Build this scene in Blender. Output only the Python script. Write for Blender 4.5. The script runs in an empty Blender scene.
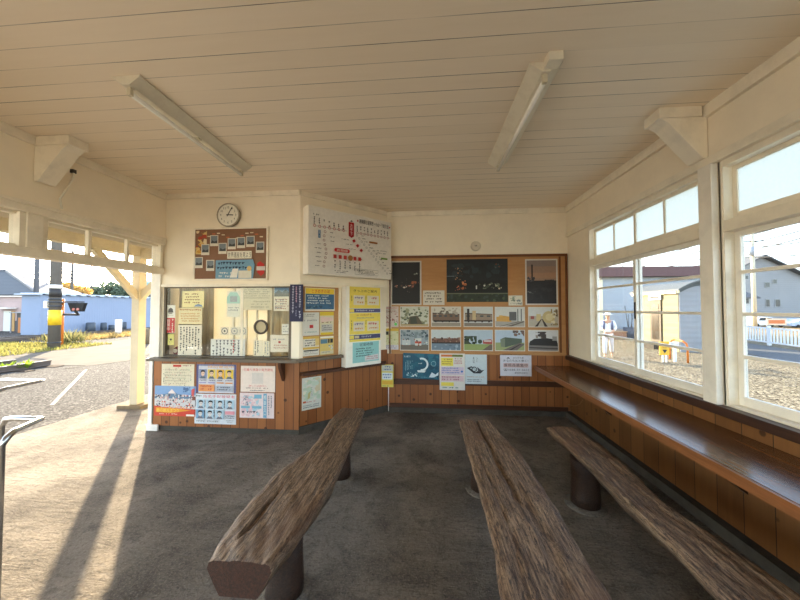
import bpy, bmesh, math, random
from mathutils import Vector, Matrix
R = math.radians
sc = bpy.context.scene
COL = sc.collection

# ------------------------------------------------------------------ survey
# camera at the origin of the survey, 1.5 m above the floor; the helpers turn a pixel into a
# point on a REAL plane of the room (a wall, the floor, the ceiling, the ground outside)
F, YAW, PIT = 310.0, .0822, .0269
CAMZ = 1.5
XL, XR, Y1, Y2, H = -3.25, 2.0, 3.617, 4.532, 2.93
GL, GR = -.06, -.35                       # ground levels left and right of the building
def ray(px, py):
    u, v = (px-400)/F, -(py-300)/F
    c, s = math.cos(PIT), math.sin(PIT); yf = c-s*v; z = s+c*v
    c, s = math.cos(YAW), math.sin(YAW)
    return (c*u-s*yf, s*u+c*yf, z)
def onY(px, py, Y): d = ray(px, py); t = Y/d[1]; return Vector((d[0]*t, Y, CAMZ+d[2]*t))
def onX(px, py, X): d = ray(px, py); t = X/d[0]; return Vector((X, d[1]*t, CAMZ+d[2]*t))
def onZ(px, py, Z): d = ray(px, py); t = (Z-CAMZ)/d[2]; return Vector((d[0]*t, d[1]*t, Z))
DU = Vector((.720, .694, 0)).normalized(); DN = Vector((.694, -.720, 0)).normalized(); DC = Vector((-1.51, Y1, 0))
DROT = math.atan2(DU.y, DU.x)
DLEN = (Y2-Y1)/DU.y
PL = {'O': (Vector((0, Y1, 0)), Vector((1, 0, 0)), Vector((0, -1, 0)), 0.0),
      'B': (Vector((0, Y2, 0)), Vector((1, 0, 0)), Vector((0, -1, 0)), 0.0),
      'D': (DC, DU, DN, DROT)}
def pl(plane, px, py, off=0):             # pixel -> (u, z) on a wall plane moved off towards the room
    o, u, n, r = PL[plane]; p0 = o+n*off; d = Vector(ray(px, py))
    t = p0.dot(n)/(d.x*n.x+d.y*n.y)
    p = Vector((d.x*t, d.y*t, 0)); return (p-p0).dot(u), CAMZ+d.z*t
def pw(plane, u, z, off=0):
    o, uu, n, r = PL[plane]; p = o+uu*u+n*off; return Vector((p.x, p.y, z))

# ------------------------------------------------------------------ materials
def lin(c):
    c = c/255.
    return c/12.92 if c <= .04045 else ((c+.055)/1.055)**2.4
def rgb(c): return (lin(c[0]), lin(c[1]), lin(c[2]), 1)
class N:
    def __init__(s, name):
        s.m = bpy.data.materials.new(name); s.m.use_nodes = True; s.t = s.m.node_tree; s.t.nodes.clear()
        s.out = s.n('ShaderNodeOutputMaterial')
    def n(s, typ, **k):
        x = s.t.nodes.new(typ)
        for a, b in k.items():
            if a.startswith('i_'):
                key = a[2:]; key = int(key) if key.isdigit() else key.replace('_', ' ')
                x.inputs[key].default_value = b
            else: setattr(x, a, b)
        return x
    def l(s, a, b): s.t.links.new(a, b)
    def math(s, op, a, b=None, c=None):
        x = s.n('ShaderNodeMath', operation=op)
        for i, v in enumerate((a, b, c)):
            if v is None: continue
            if isinstance(v, (int, float)): x.inputs[i].default_value = v
            else: s.l(v, x.inputs[i])
        return x.outputs[0]
    def mix(s, f, a, b):
        x = s.n('ShaderNodeMix', data_type='RGBA')
        for i, v in ((0, f), (6, a), (7, b)):
            if isinstance(v, (int, float)): x.inputs[i].default_value = v
            elif isinstance(v, tuple): x.inputs[i].default_value = v if len(v) == 4 else rgb(v)
            else: s.l(v, x.inputs[i])
        return x.outputs[2]
    def ramp(s, f, stops):
        x = s.n('ShaderNodeValToRGB'); e = x.color_ramp.elements
        while len(e) < len(stops): e.new(.5)
        for k, (p, c) in enumerate(stops):
            e[k].position = p; e[k].color = rgb(c) if len(c) == 3 else c
        s.l(f, x.inputs[0]); return x.outputs[0]
    def coords(s, scale=(1, 1, 1), rot=0):
        tc = s.n('ShaderNodeTexCoord'); mp = s.n('ShaderNodeMapping')
        mp.inputs['Scale'].default_value = scale; mp.inputs['Rotation'].default_value = (0, 0, rot)
        s.l(tc.outputs['Object'], mp.inputs[0]); return mp.outputs[0]
    def noise(s, vec, scale, detail=4, rough=.6, dist=0):
        x = s.n('ShaderNodeTexNoise'); x.inputs['Scale'].default_value = scale
        x.inputs['Detail'].default_value = detail; x.inputs['Roughness'].default_value = rough; x.inputs['Distortion'].default_value = dist
        s.l(vec, x.inputs['Vector']); return x.outputs['Fac']
    def bump(s, h, strength=.3, dist=.01):
        x = s.n('ShaderNodeBump'); x.inputs['Strength'].default_value = strength; x.inputs['Distance'].default_value = dist
        s.l(h, x.inputs['Height']); return x.outputs[0]
    def pbr(s, col, rough=.6, metal=0, normal=None, spec=.4, **k):
        p = s.n('ShaderNodeBsdfPrincipled')
        if isinstance(col, tuple): p.inputs['Base Color'].default_value = col if len(col) == 4 else rgb(col)
        else: s.l(col, p.inputs['Base Color'])
        if isinstance(rough, (int, float)): p.inputs['Roughness'].default_value = rough
        else: s.l(rough, p.inputs['Roughness'])
        p.inputs['Metallic'].default_value = metal; p.inputs['Specular IOR Level'].default_value = spec
        if normal is not None: s.l(normal, p.inputs['Normal'])
        s.l(p.outputs[0], s.out.inputs[0]); return s.m

_pm = {}
def pm(c, rough=.55):                      # plain printed or painted colour, a faint mottling
    k = (tuple(c), rough)
    if k not in _pm:
        a = N('print_%d_%d_%d' % tuple(c)); v = a.coords()
        f = a.noise(v, 30, 2)
        _pm[k] = a.pbr(a.mix(f, tuple(int(x*.93) for x in c), tuple(min(255, int(x*1.03)) for x in c)), rough)
    return _pm[k]
def paint(name, c, rough=.55, dirt=.25, scale=2.5, dirtc=None, bump=.08, spec=None):
    a = N(name); v = a.coords(); n1 = a.noise(v, scale, 6, .65); n2 = a.noise(v, scale*14, 3)
    f = a.ramp(n1, [(.45, (0, 0, 0)), (.75, (255, 255, 255))])
    d = dirtc or tuple(int(x*.72) for x in c)
    col = a.mix(a.math('MULTIPLY', f, dirt), tuple(c), d)
    return a.pbr(col, rough, normal=a.bump(n2, bump, .004), spec=(.05 if rough > .84 else .4) if spec is None else spec)
def planks(name, axis, width, c1, c2, groove, grain_axis, knots=False, rough=.5, gap=.035, gap_var=False, varc=.5):
    """boards laid side by side along axis; dark gap between; grain along grain_axis"""
    a = N(name); tc = a.n('ShaderNodeTexCoord'); sp = a.n('ShaderNodeSeparateXYZ'); a.l(tc.outputs['Object'], sp.inputs[0])
    x = sp.outputs[axis]
    u = a.math('DIVIDE', x, width); fr = a.math('FRACT', u); fl = a.math('FLOOR', u)
    wn = a.n('ShaderNodeTexWhiteNoise', noise_dimensions='1D'); a.l(fl, wn.inputs['W'])
    sc3 = [14, 14, 14]; sc3[grain_axis] = 1.2
    mp = a.n('ShaderNodeMapping'); mp.inputs['Scale'].default_value = sc3; a.l(tc.outputs['Object'], mp.inputs[0])
    off = a.n('ShaderNodeVectorMath', operation='ADD'); a.l(mp.outputs[0], off.inputs[0])
    cm = a.n('ShaderNodeCombineXYZ'); a.l(a.math('MULTIPLY', wn.outputs[0], 37.), cm.inputs[0]); a.l(a.math('MULTIPLY', wn.outputs[0], 11.), cm.inputs[2]); a.l(cm.outputs[0], off.inputs[1])
    g = a.noise(off.outputs[0], 1.6, 5, .65, .6)
    f = a.math('ADD', a.math('MULTIPLY', g, 1-varc*.6), a.math('MULTIPLY', a.math('SUBTRACT', wn.outputs[0], .35), varc))
    col = a.mix(f, tuple(c1), tuple(c2))
    if knots:
        vo = a.n('ShaderNodeTexVoronoi', feature='F1'); vo.inputs['Scale'].default_value = 6.5; a.l(tc.outputs['Object'], vo.inputs['Vector'])
        k = a.ramp(vo.outputs['Distance'], [(.10, (255, 255, 255)), (.15, (0, 0, 0))])
        col = a.mix(a.math('MULTIPLY', k, .85), col, (58, 30, 14))
    e1 = a.math('LESS_THAN', fr, gap); 
    ge = e1
    if gap_var:
        nv = a.noise(a.coords((.8, 3, 3)), 1.3, 3)
        ge = a.math('MULTIPLY', e1, a.ramp(nv, [(.35, (70, 70, 70)), (.62, (255, 255, 255))]))
    col = a.mix(ge, col, tuple(groove))
    hgt = a.math('SUBTRACT', a.math('MULTIPLY', g, .25), a.math('MULTIPLY', e1, 1.))
    return a.pbr(col, rough, normal=a.bump(hgt, .35, .004))

M = {}
M['weathered'] = paint('weathered_cream_timber', (196, 184, 158), .7, .4, 3)
M['cream'] = paint('cream_wall_paint', (246, 234, 212), .6, .22, 1.6)
M['white_paint'] = paint('white_gloss_paint', (244, 238, 226), .45, .3, 5)
M['trim'] = paint('cream_trim_paint', (242, 232, 212), .5, .35, 6)
M['ceiling'] = planks('ceiling_boards', 1, .131, (234, 219, 196), (245, 231, 210), (62, 50, 38), 0, gap=.03, gap_var=True, rough=.55, varc=.35)
M['pine'] = planks('varnished_pine', 0, .112, (122, 71, 36), (172, 110, 62), (46, 25, 12), 2, knots=True, rough=.45, gap=.05)
M['pine_y'] = planks('varnished_pine_side', 1, .18, (104, 66, 34), (146, 98, 54), (44, 22, 10), 2, knots=True, rough=.45, gap=.03)
def wood(name, c1, c2, rough=.4, grain=(14, 1.2, 14), sc_=1.6, bump=.15, c3=None):
    a = N(name); v = a.coords(grain); g = a.noise(v, sc_, 6, .7, .8); g2 = a.noise(v, sc_*5, 3, .7)
    f = a.ramp(g, [(.3, (0, 0, 0)), (.7, (255, 255, 255))])
    col = a.mix(f, tuple(c1), tuple(c2))
    col = a.mix(a.math('MULTIPLY', g2, .35), col, c3 or tuple(int(x*.5) for x in c1))
    return a.pbr(col, rough, normal=a.bump(a.math('ADD', g, g2), bump, .004))
M['dark_x'] = wood('dark_stained_rail', (66, 38, 24), (92, 56, 36), .45, (1.2, 14, 14))
M['dark_y'] = wood('dark_stained_sill', (52, 32, 24), (76, 48, 36), .4, (14, 1.2, 14))
M['shelf'] = wood('varnished_shelf', (84, 54, 36), (124, 84, 54), .2, (10, .8, 10), 1.4, .06)
M['shelf_edge'] = wood('shelf_edge_wood', (120, 74, 42), (156, 100, 60), .35, (14, 1.2, 14))
M['ply'] = wood('plywood_panel', (170, 122, 74), (190, 142, 92), .6, (1, 1, 5), 1.5, .04, (150, 100, 56))
M['ply_edge'] = wood('brown_panel_frame', (104, 58, 26), (128, 76, 38), .5, (3, 3, 3))
# weathered bench timber
def bench_mat(name, c1, c2, c3, red):
    a = N(name); v = a.coords((34, 1.3, 34)); g = a.noise(v, 2.4, 10, .74, .5)
    v2 = a.coords((46, 9, 46)); g2 = a.noise(v2, 2.6, 6, .8, .8); v3 = a.coords((1, .6, 1)); g3 = a.noise(v3, 3.2, 4, .6)
    col = a.mix(a.ramp(g, [(.42, (0, 0, 0)), (.58, (255, 255, 255))]), tuple(c1), tuple(c2))
    col = a.mix(a.ramp(g2, [(.5, (0, 0, 0)), (.6, (255, 255, 255))]), col, tuple(c3))
    col = a.mix(a.math('MULTIPLY', a.ramp(g3, [(.5, (0, 0, 0)), (.66, (255, 255, 255))]), .65), col, tuple(red))
    h = a.math('ADD', a.math('MULTIPLY', g, .9), a.math('MULTIPLY', g2, -.7))
    return a.pbr(col, .46, normal=a.bump(h, .8, .008), spec=.45)
M['bench'] = bench_mat('weathered_bench_top', (78, 56, 40), (158, 131, 104), (40, 27, 19), (100, 66, 40))
M['bench_end'] = bench_mat('sawn_bench_end', (54, 31, 20), (86, 52, 36), (32, 19, 13), (74, 40, 24))
M['bark'] = bench_mat('dark_log_leg', (40, 27, 19), (70, 48, 34), (22, 15, 10), (58, 35, 22))
# concrete floor
def concrete():
    a = N('worn_concrete'); v = a.coords(); n1 = a.noise(v, 1.3, 7, .6, .4); n2 = a.noise(v, 7, 6, .7, .5); n3 = a.noise(a.coords((3, 12, 3), .75), 2.2, 6, .72, .8); n4 = a.noise(v, 90, 3)
    col = a.mix(a.ramp(n1, [(.35, (0, 0, 0)), (.66, (255, 255, 255))]), (96, 89, 81), (152, 142, 129))
    col = a.mix(a.math('MULTIPLY', a.ramp(n2, [(.5, (0, 0, 0)), (.66, (255, 255, 255))]), .5), col, (72, 67, 62))
    n5 = a.noise(v, 38, 4, .75); col = a.mix(a.math('MULTIPLY', a.ramp(n5, [(.5, (0, 0, 0)), (.64, (255, 255, 255))]), .4), col, (60, 56, 52))
    col = a.mix(a.math('MULTIPLY', a.ramp(n4, [(.52, (0, 0, 0)), (.66, (255, 255, 255))]), .3), col, (176, 166, 150))
    h = a.math('ADD', a.math('MULTIPLY', n3, 1.), a.math('ADD', a.math('MULTIPLY', n2, .6), a.math('MULTIPLY', n4, .25)))
    return a.pbr(col, .9, normal=a.bump(a.math('ADD', a.math('MULTIPLY', h, 1.3), a.math('MULTIPLY', n5, .7)), .9, .026), spec=.08)
M['concrete'] = concrete()
M['curb'] = paint('rough_curb_concrete', (84, 79, 72), .9, .6, 9, (54, 50, 46), .5)
def gravel(name, cs, scale):
    a = N(name); v = a.coords()
    vo = a.n('ShaderNodeTexVoronoi', feature='F1'); vo.inputs['Scale'].default_value = scale; a.l(v, vo.inputs['Vector'])
    sep = a.n('ShaderNodeSeparateColor'); a.l(vo.outputs['Color'], sep.inputs[0])
    n1 = a.noise(v, .5, 4); 
    col = a.ramp(a.math('ADD', a.math('MULTIPLY', sep.outputs[0], .75), a.math('MULTIPLY', n1, .3)), [(0, cs[0]), (.4, cs[1]), (.75, cs[2]), (1, cs[3])])
    col = a.mix(a.ramp(vo.outputs['Distance'], [(.5, (0, 0, 0)), (.85, (255, 255, 255))]), col, tuple(int(x*.5) for x in cs[0]))
    return a.pbr(col, .95, normal=a.bump(vo.outputs['Distance'], .6, -.01), spec=.05)
M['gravel_l'] = gravel('grey_ballast_gravel', [(36, 35, 35), (66, 64, 62), (92, 89, 86), (128, 125, 120)], 40)
M['gravel_r'] = gravel('tan_yard_gravel', [(66, 61, 52), (116, 107, 90), (152, 141, 119), (192, 182, 158)], 26)
M['asphalt'] = paint('pale_asphalt', (92, 86, 78), .95, .6, 1.4, (66, 61, 56), .15)
M['asphalt_d'] = paint('road_asphalt', (108, 110, 112), .9, .4, .6, (84, 86, 88), .2)
M['steel'] = paint('rail_steel', (92, 82, 76), .35, .5, 4, (60, 44, 36)); 
M['sleeper'] = paint('sleeper_wood', (70, 60, 52), .9, .6, 3)
M['stone'] = paint('base_stone', (128, 112, 90), .9, .5, 9, (84, 74, 58), .5)
M['black'] = pm((24, 24, 26)); M['dark_grey'] = pm((64, 64, 66)); M['navy'] = pm((30, 32, 74))
def metal(name, c, rough, m=1.):
    a = N(name); v = a.coords(); n = a.noise(v, 40, 2); return a.pbr(a.mix(n, tuple(int(x*.9) for x in c), tuple(c)), rough, metal=m)
M['stainless'] = metal('stainless_tube', (200, 204, 210), .25)
M['lamp_paint'] = paint('aged_lamp_enamel', (228, 220, 200), .45, .22, 9, (150, 124, 92))
M['tube'] = pm((250, 246, 236), .2)
M['socket'] = pm((206, 196, 170), .4)
M['pole_conc'] = paint('pole_concrete', (108, 102, 96), .85, .5, 1.5, (74, 69, 64), .2)
M['tar'] = pm((52, 48, 46))
M['yellow'] = paint('safety_yellow', (236, 190, 40), .5, .35, 6, (120, 92, 40))
M['orange'] = paint('orange_paint', (214, 120, 40), .5, .4, 6)
def ribbed(name, c, axis, pitch, rough=.7):
    a = N(name); tc = a.n('ShaderNodeTexCoord'); sp = a.n('ShaderNodeSeparateXYZ'); a.l(tc.outputs['Object'], sp.inputs[0])
    fr = a.math('FRACT', a.math('DIVIDE', sp.outputs[axis], pitch)); tri = a.math('ABSOLUTE', a.math('SUBTRACT', fr, .5))
    n = a.noise(tc.outputs['Object'], .6, 4)
    return a.pbr(a.mix(n, tuple(int(x*.92) for x in c), tuple(c)), rough, normal=a.bump(tri, .5, .03), spec=.15)
M['blue_sheet'] = ribbed('blue_corrugated_sheet', (146, 157, 178), 1, .16)
M['pale_blue_sheet'] = ribbed('pale_blue_siding', (172, 180, 190), 2, .6)
M['grey_siding'] = ribbed('grey_siding', (150, 152, 156), 2, .22)
M['cream_siding'] = ribbed('cream_siding', (142, 132, 104), 2, .3)
M['roof_tile'] = ribbed('grey_roof_tile', (98, 100, 104), 1, .3)
M['house_grey'] = ribbed('grey_house_siding', (156, 156, 158), 2, .25)
M['house_pale'] = ribbed('pale_house_siding', (190, 192, 192), 2, .25)
M['pink_wall'] = paint('dusty_pink_wall', (176, 152, 146), .8, .3, 1)
M['brown_roof'] = ribbed('brown_sheet_roof', (112, 88, 88), 0, .4)
M['dark_win'] = pm((58, 64, 72), .15)
M['rubber'] = pm((22, 22, 24), .8)
def glass(name, tint):
    a = N(name); t = a.n('ShaderNodeBsdfTransparent'); t.inputs[0].default_value = tint
    g = a.n('ShaderNodeBsdfGlossy'); g.inputs['Roughness'].default_value = .02
    lw = a.n('ShaderNodeLayerWeight'); lw.inputs[0].default_value = .5
    fr = a.math('ADD', a.math('MULTIPLY', a.math('POWER', lw.outputs['Facing'], 4.), .35), .02)
    mx = a.n('ShaderNodeMixShader'); a.l(fr, mx.inputs[0]); a.l(t.outputs[0], mx.inputs[1]); a.l(g.outputs[0], mx.inputs[2])
    a.l(mx.outputs[0], a.out.inputs[0]); return a.m
M['glass'] = glass('dimming_window_glass', (.87, .885, .89, 1)); M['clear_glass'] = glass('clear_window_glass', (.975, .98, .975, 1))  # dimming of the bright outdoors is put into the first glass tint
def frosted():
    a = N('frosted_glass'); v = a.coords(); n = a.noise(v, 60, 3)
    tr = a.n('ShaderNodeBsdfTranslucent'); a.l(a.mix(n, (208, 210, 206), (222, 224, 220)), tr.inputs[0])
    t = a.n('ShaderNodeBsdfTransparent'); t.inputs[0].default_value = (.9, .95, .95, 1)
    g = a.n('ShaderNodeBsdfGlossy'); g.inputs['Roughness'].default_value = .3
    m1 = a.n('ShaderNodeMixShader'); m1.inputs[0].default_value = .12; a.l(tr.outputs[0], m1.inputs[1]); a.l(t.outputs[0], m1.inputs[2])
    m2 = a.n('ShaderNodeMixShader'); m2.inputs[0].default_value = .04; a.l(m1.outputs[0], m2.inputs[1]); a.l(g.outputs[0], m2.inputs[2])
    a.l(m2.outputs[0], a.out.inputs[0]); return a.m
M['frosted'] = frosted()
def leafmat(name, c1, c2):
    a = N(name); oi = a.n('ShaderNodeNewGeometry'); col = a.mix(oi.outputs['Random Per Island'], tuple(c1), tuple(c2))
    d = a.n('ShaderNodeBsdfDiffuse'); a.l(col, d.inputs[0]); tr = a.n('ShaderNodeBsdfTranslucent'); a.l(col, tr.inputs[0])
    m = a.n('ShaderNodeMixShader'); m.inputs[0].default_value = .4; a.l(d.outputs[0], m.inputs[1]); a.l(tr.outputs[0], m.inputs[2]); a.l(m.outputs[0], a.out.inputs[0]); return a.m
M['leaf_green'] = leafmat('dark_leaves', (84, 96, 80), (130, 142, 118)); M['leaf_orange'] = leafmat('autumn_leaves', (196, 150, 78), (236, 200, 124))
M['leaf_olive'] = leafmat('olive_leaves', (110, 110, 70), (160, 150, 100))
M['grass'] = leafmat('verge_grass', (110, 108, 56), (170, 160, 92)); M['dry_grass'] = leafmat('dry_grass', (150, 122, 70), (190, 164, 110))
M['weed'] = leafmat('bright_weed', (120, 144, 44), (160, 180, 66))
def cloth(name, c1, c2, tr_):
    a = N(name); n = a.noise(a.coords((9, 9, .6)), 1.5, 3); col = a.mix(n, tuple(c1), tuple(c2)); d = a.n('ShaderNodeBsdfDiffuse'); a.l(col, d.inputs[0]); t = a.n('ShaderNodeBsdfTranslucent'); a.l(col, t.inputs[0])
    m = a.n('ShaderNodeMixShader'); m.inputs[0].default_value = tr_; a.l(d.outputs[0], m.inputs[1]); a.l(t.outputs[0], m.inputs[2]); a.l(m.outputs[0], a.out.inputs[0]); return a.m
M['curtain'] = cloth('beige_curtain', (150, 140, 112), (214, 204, 176), .3)
M['blind'] = cloth('cream_screen_paper', (236, 230, 212), (246, 242, 228), .25)
M['office_wall'] = paint('office_cream_wall', (206, 196, 168), .7, .2, 1)
M['skin'] = pm((206, 160, 130)); M['shirt'] = pm((236, 238, 242)); M['trousers'] = pm((214, 206, 204)); M['vest'] = pm((92, 100, 130)); M['hat'] = pm((238, 234, 224))
M['car_white'] = pm((232, 236, 240), .25); M['fence_white'] = pm((226, 232, 238), .5)
M['maroon'] = pm((122, 36, 34)); M['clockface'] = pm((240, 236, 222), .4); M['clockrim'] = pm((168, 158, 138), .35)

# ------------------------------------------------------------------ mesh builder
class MB:
    def __init__(s): s.v = []; s.f = []; s.mi = []; s.sm = []
    def face(s, pts, mi=0, sm=False):
        b = len(s.v); s.v += [tuple(p) for p in pts]; s.f.append(tuple(range(b, b+len(pts)))); s.mi.append(mi); s.sm.append(sm)
    def box(s, x0, x1, y0, y1, z0, z1, mi=0):
        x0, x1 = min(x0, x1), max(x0, x1); y0, y1 = min(y0, y1), max(y0, y1); z0, z1 = min(z0, z1), max(z0, z1)
        b = len(s.v); s.v += [(x, y, z) for z in (z0, z1) for y in (y0, y1) for x in (x0, x1)]
        for q in ((0, 2, 3, 1), (4, 5, 7, 6), (0, 1, 5, 4), (2, 6, 7, 3), (0, 4, 6, 2), (1, 3, 7, 5)):
            s.f.append(tuple(b+i for i in q)); s.mi.append(mi); s.sm.append(False)
        return s
    def beam(s, p, q, w, h, mi=0, up=(0, 0, 1)):   # rectangular bar from p to q
        p, q = Vector(p), Vector(q); d = (q-p).normalized(); u = Vector(up)
        if abs(d.dot(u)) > .98: u = Vector((0, 1, 0))
        a = d.cross(u).normalized(); c = a.cross(d)
        b = len(s.v)
        for e in (p, q):
            for i, j in ((-1, -1), (1, -1), (1, 1), (-1, 1)): s.v.append(tuple(e+a*(i*w/2)+c*(j*h/2)))
        for k in ((3, 2, 1, 0), (4, 5, 6, 7), (0, 1, 5, 4), (1, 2, 6, 5), (2, 3, 7, 6), (3, 0, 4, 7)):
            s.f.append(tuple(b+i for i in k)); s.mi.append(mi); s.sm.append(False)
        return s
    def tube(s, pts, r, seg=10, mi=0, caps=True):
        pts = [Vector(p) for p in pts]; rs = r if isinstance(r, (list, tuple)) else [r]*len(pts); b = len(s.v)
        a = None
        for i, p in enumerate(pts):
            d = (pts[min(i+1, len(pts)-1)]-pts[max(i-1, 0)]).normalized()
            if a is None: a = d.cross(Vector((0, 0, 1)) if abs(d.z) < .9 else Vector((0, 1, 0))).normalized()
            else: a = (a-d*a.dot(d)).normalized()
            c = d.cross(a)
            for k in range(seg):
                t = 2*math.pi*k/seg; s.v.append(tuple(p+(a*math.cos(t)+c*math.sin(t))*rs[i]))
        for i in range(len(pts)-1):
            for k in range(seg):
                s.f.append((b+i*seg+k, b+i*seg+(k+1) % seg, b+(i+1)*seg+(k+1) % seg, b+(i+1)*seg+k)); s.mi.append(mi); s.sm.append(True)
        if caps:
            s.f.append(tuple(b+k for k in reversed(range(seg)))); s.mi.append(mi); s.sm.append(False)
            s.f.append(tuple(b+(len(pts)-1)*seg+k for k in range(seg))); s.mi.append(mi); s.sm.append(False)
        return s
    def prism(s, poly, vec, mi=0):          # closed polygon (3D points) extruded by vec
        n = len(poly); b = len(s.v); v = Vector(vec)
        s.v += [tuple(Vector(p)) for p in poly]+[tuple(Vector(p)+v) for p in poly]
        s.f.append(tuple(range(b, b+n))); s.f.append(tuple(b+n+i for i in reversed(range(n)))); s.mi += [mi]*2; s.sm += [False]*2
        for i in range(n):
            j = (i+1) % n; s.f.append((b+i, b+n+i, b+n+j, b+j)); s.mi.append(mi); s.sm.append(False)
        return s
    def build(s, name, mats, parent=None, loc=None, rotz=0, bevel=0, fix=True):
        loc = Vector(loc) if loc is not None else Vector((0, 0, 0))
        if parent is not None: base = Vector(parent.get('_o', (0, 0, 0)))
        else: base = loc
        me = bpy.data.meshes.new(name)
        me.from_pydata([tuple(Vector(p)-base) for p in s.v] if not rotz and parent is None or (parent is not None and not parent.get('_r')) else s.v, [], s.f)
        if not isinstance(mats, (list, tuple)): mats = [mats]
        for m in mats: me.materials.append(M[m] if isinstance(m, str) else m)
        for p, i, q in zip(me.polygons, s.mi, s.sm): p.material_index = i; p.use_smooth = q
        if fix:
            bm = bmesh.new(); bm.from_mesh(me); bmesh.ops.recalc_face_normals(bm, faces=bm.faces); bm.to_mesh(me); bm.free()
        o = bpy.data.objects.new(name, me); COL.objects.link(o)
        if parent is not None: o.parent = parent
        else: o.location = loc; o.rotation_euler = (0, 0, rotz)
        if bevel:
            md = o.modifiers.new('bevel', 'BEVEL'); md.width = bevel; md.segments = 2; md.limit_method = 'ANGLE'
        return o
# world-space convention: a thing with parts is an Empty; its parts' vertices are given in world space and shifted by the Empty's base.
_base = {}
def thing(name, loc, label=None, cat=None, group=None, kind=None, rotz=0):
    o = bpy.data.objects.new(name, None); COL.objects.link(o); o.location = loc; o.rotation_euler = (0, 0, rotz); o.empty_display_size = .1
    _base[o.name] = (Vector(loc), rotz)
    return tag(o, label, cat, group, kind)
def tag(o, label=None, cat=None, group=None, kind=None):
    if label: o['label'] = label
    if cat: o['category'] = cat
    if group: o['group'] = group
    if kind: o['kind'] = kind
    return o
def build(mb, name, mats, parent=None, org=None, bevel=0, fix=True, rotz=0, local=False):
    """mesh given in world space; origin = the thing's base (parent) or org. local=True: vertices already local to org/rotz"""
    if parent is not None:
        r = parent
        while r.parent is not None and r.name not in _base: r = r.parent
        o0, rz = _base[r.name]
    else: o0, rz = Vector(org if org is not None else (0, 0, 0)), rotz
    if local: vs = s_v = mb.v
    else:
        Rm = Matrix.Rotation(-rz, 3, 'Z'); vs = [tuple(Rm @ (Vector(p)-o0)) for p in mb.v]
    me = bpy.data.meshes.new(name); me.from_pydata(vs, [], mb.f)
    if not isinstance(mats, (list, tuple)): mats = [mats]
    for m in mats: me.materials.append(M[m] if isinstance(m, str) else m)
    for p, i, q in zip(me.polygons, mb.mi, mb.sm): p.material_index = i; p.use_smooth = q
    if fix:
        bm = bmesh.new(); bm.from_mesh(me); bmesh.ops.recalc_face_normals(bm, faces=bm.faces); bm.to_mesh(me); bm.free()
    o = bpy.data.objects.new(name, me); COL.objects.link(o)
    if parent is not None: o.parent = parent
    else: o.location = o0; o.rotation_euler = (0, 0, rz)
    if bevel:
        md = o.modifiers.new('bevel', 'BEVEL'); md.width = bevel; md.segments = 2; md.limit_method = 'ANGLE'
    return o
def struct(mb, name, mats, org=(0, 0, 0), rotz=0, bevel=0, parent=None, local=False):
    o = build(mb, name, mats, parent, org, bevel, rotz=rotz, local=local)
    if parent is None: o['kind'] = 'structure'
    return o
def B(*a): return MB().box(*a)
def copy_tree(o, parent=None):
    c = o.copy(); COL.objects.link(c)
    if parent is not None: c.parent = parent
    for ch in [x for x in bpy.data.objects if x.parent == o]: copy_tree(ch, c)
    return c

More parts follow.
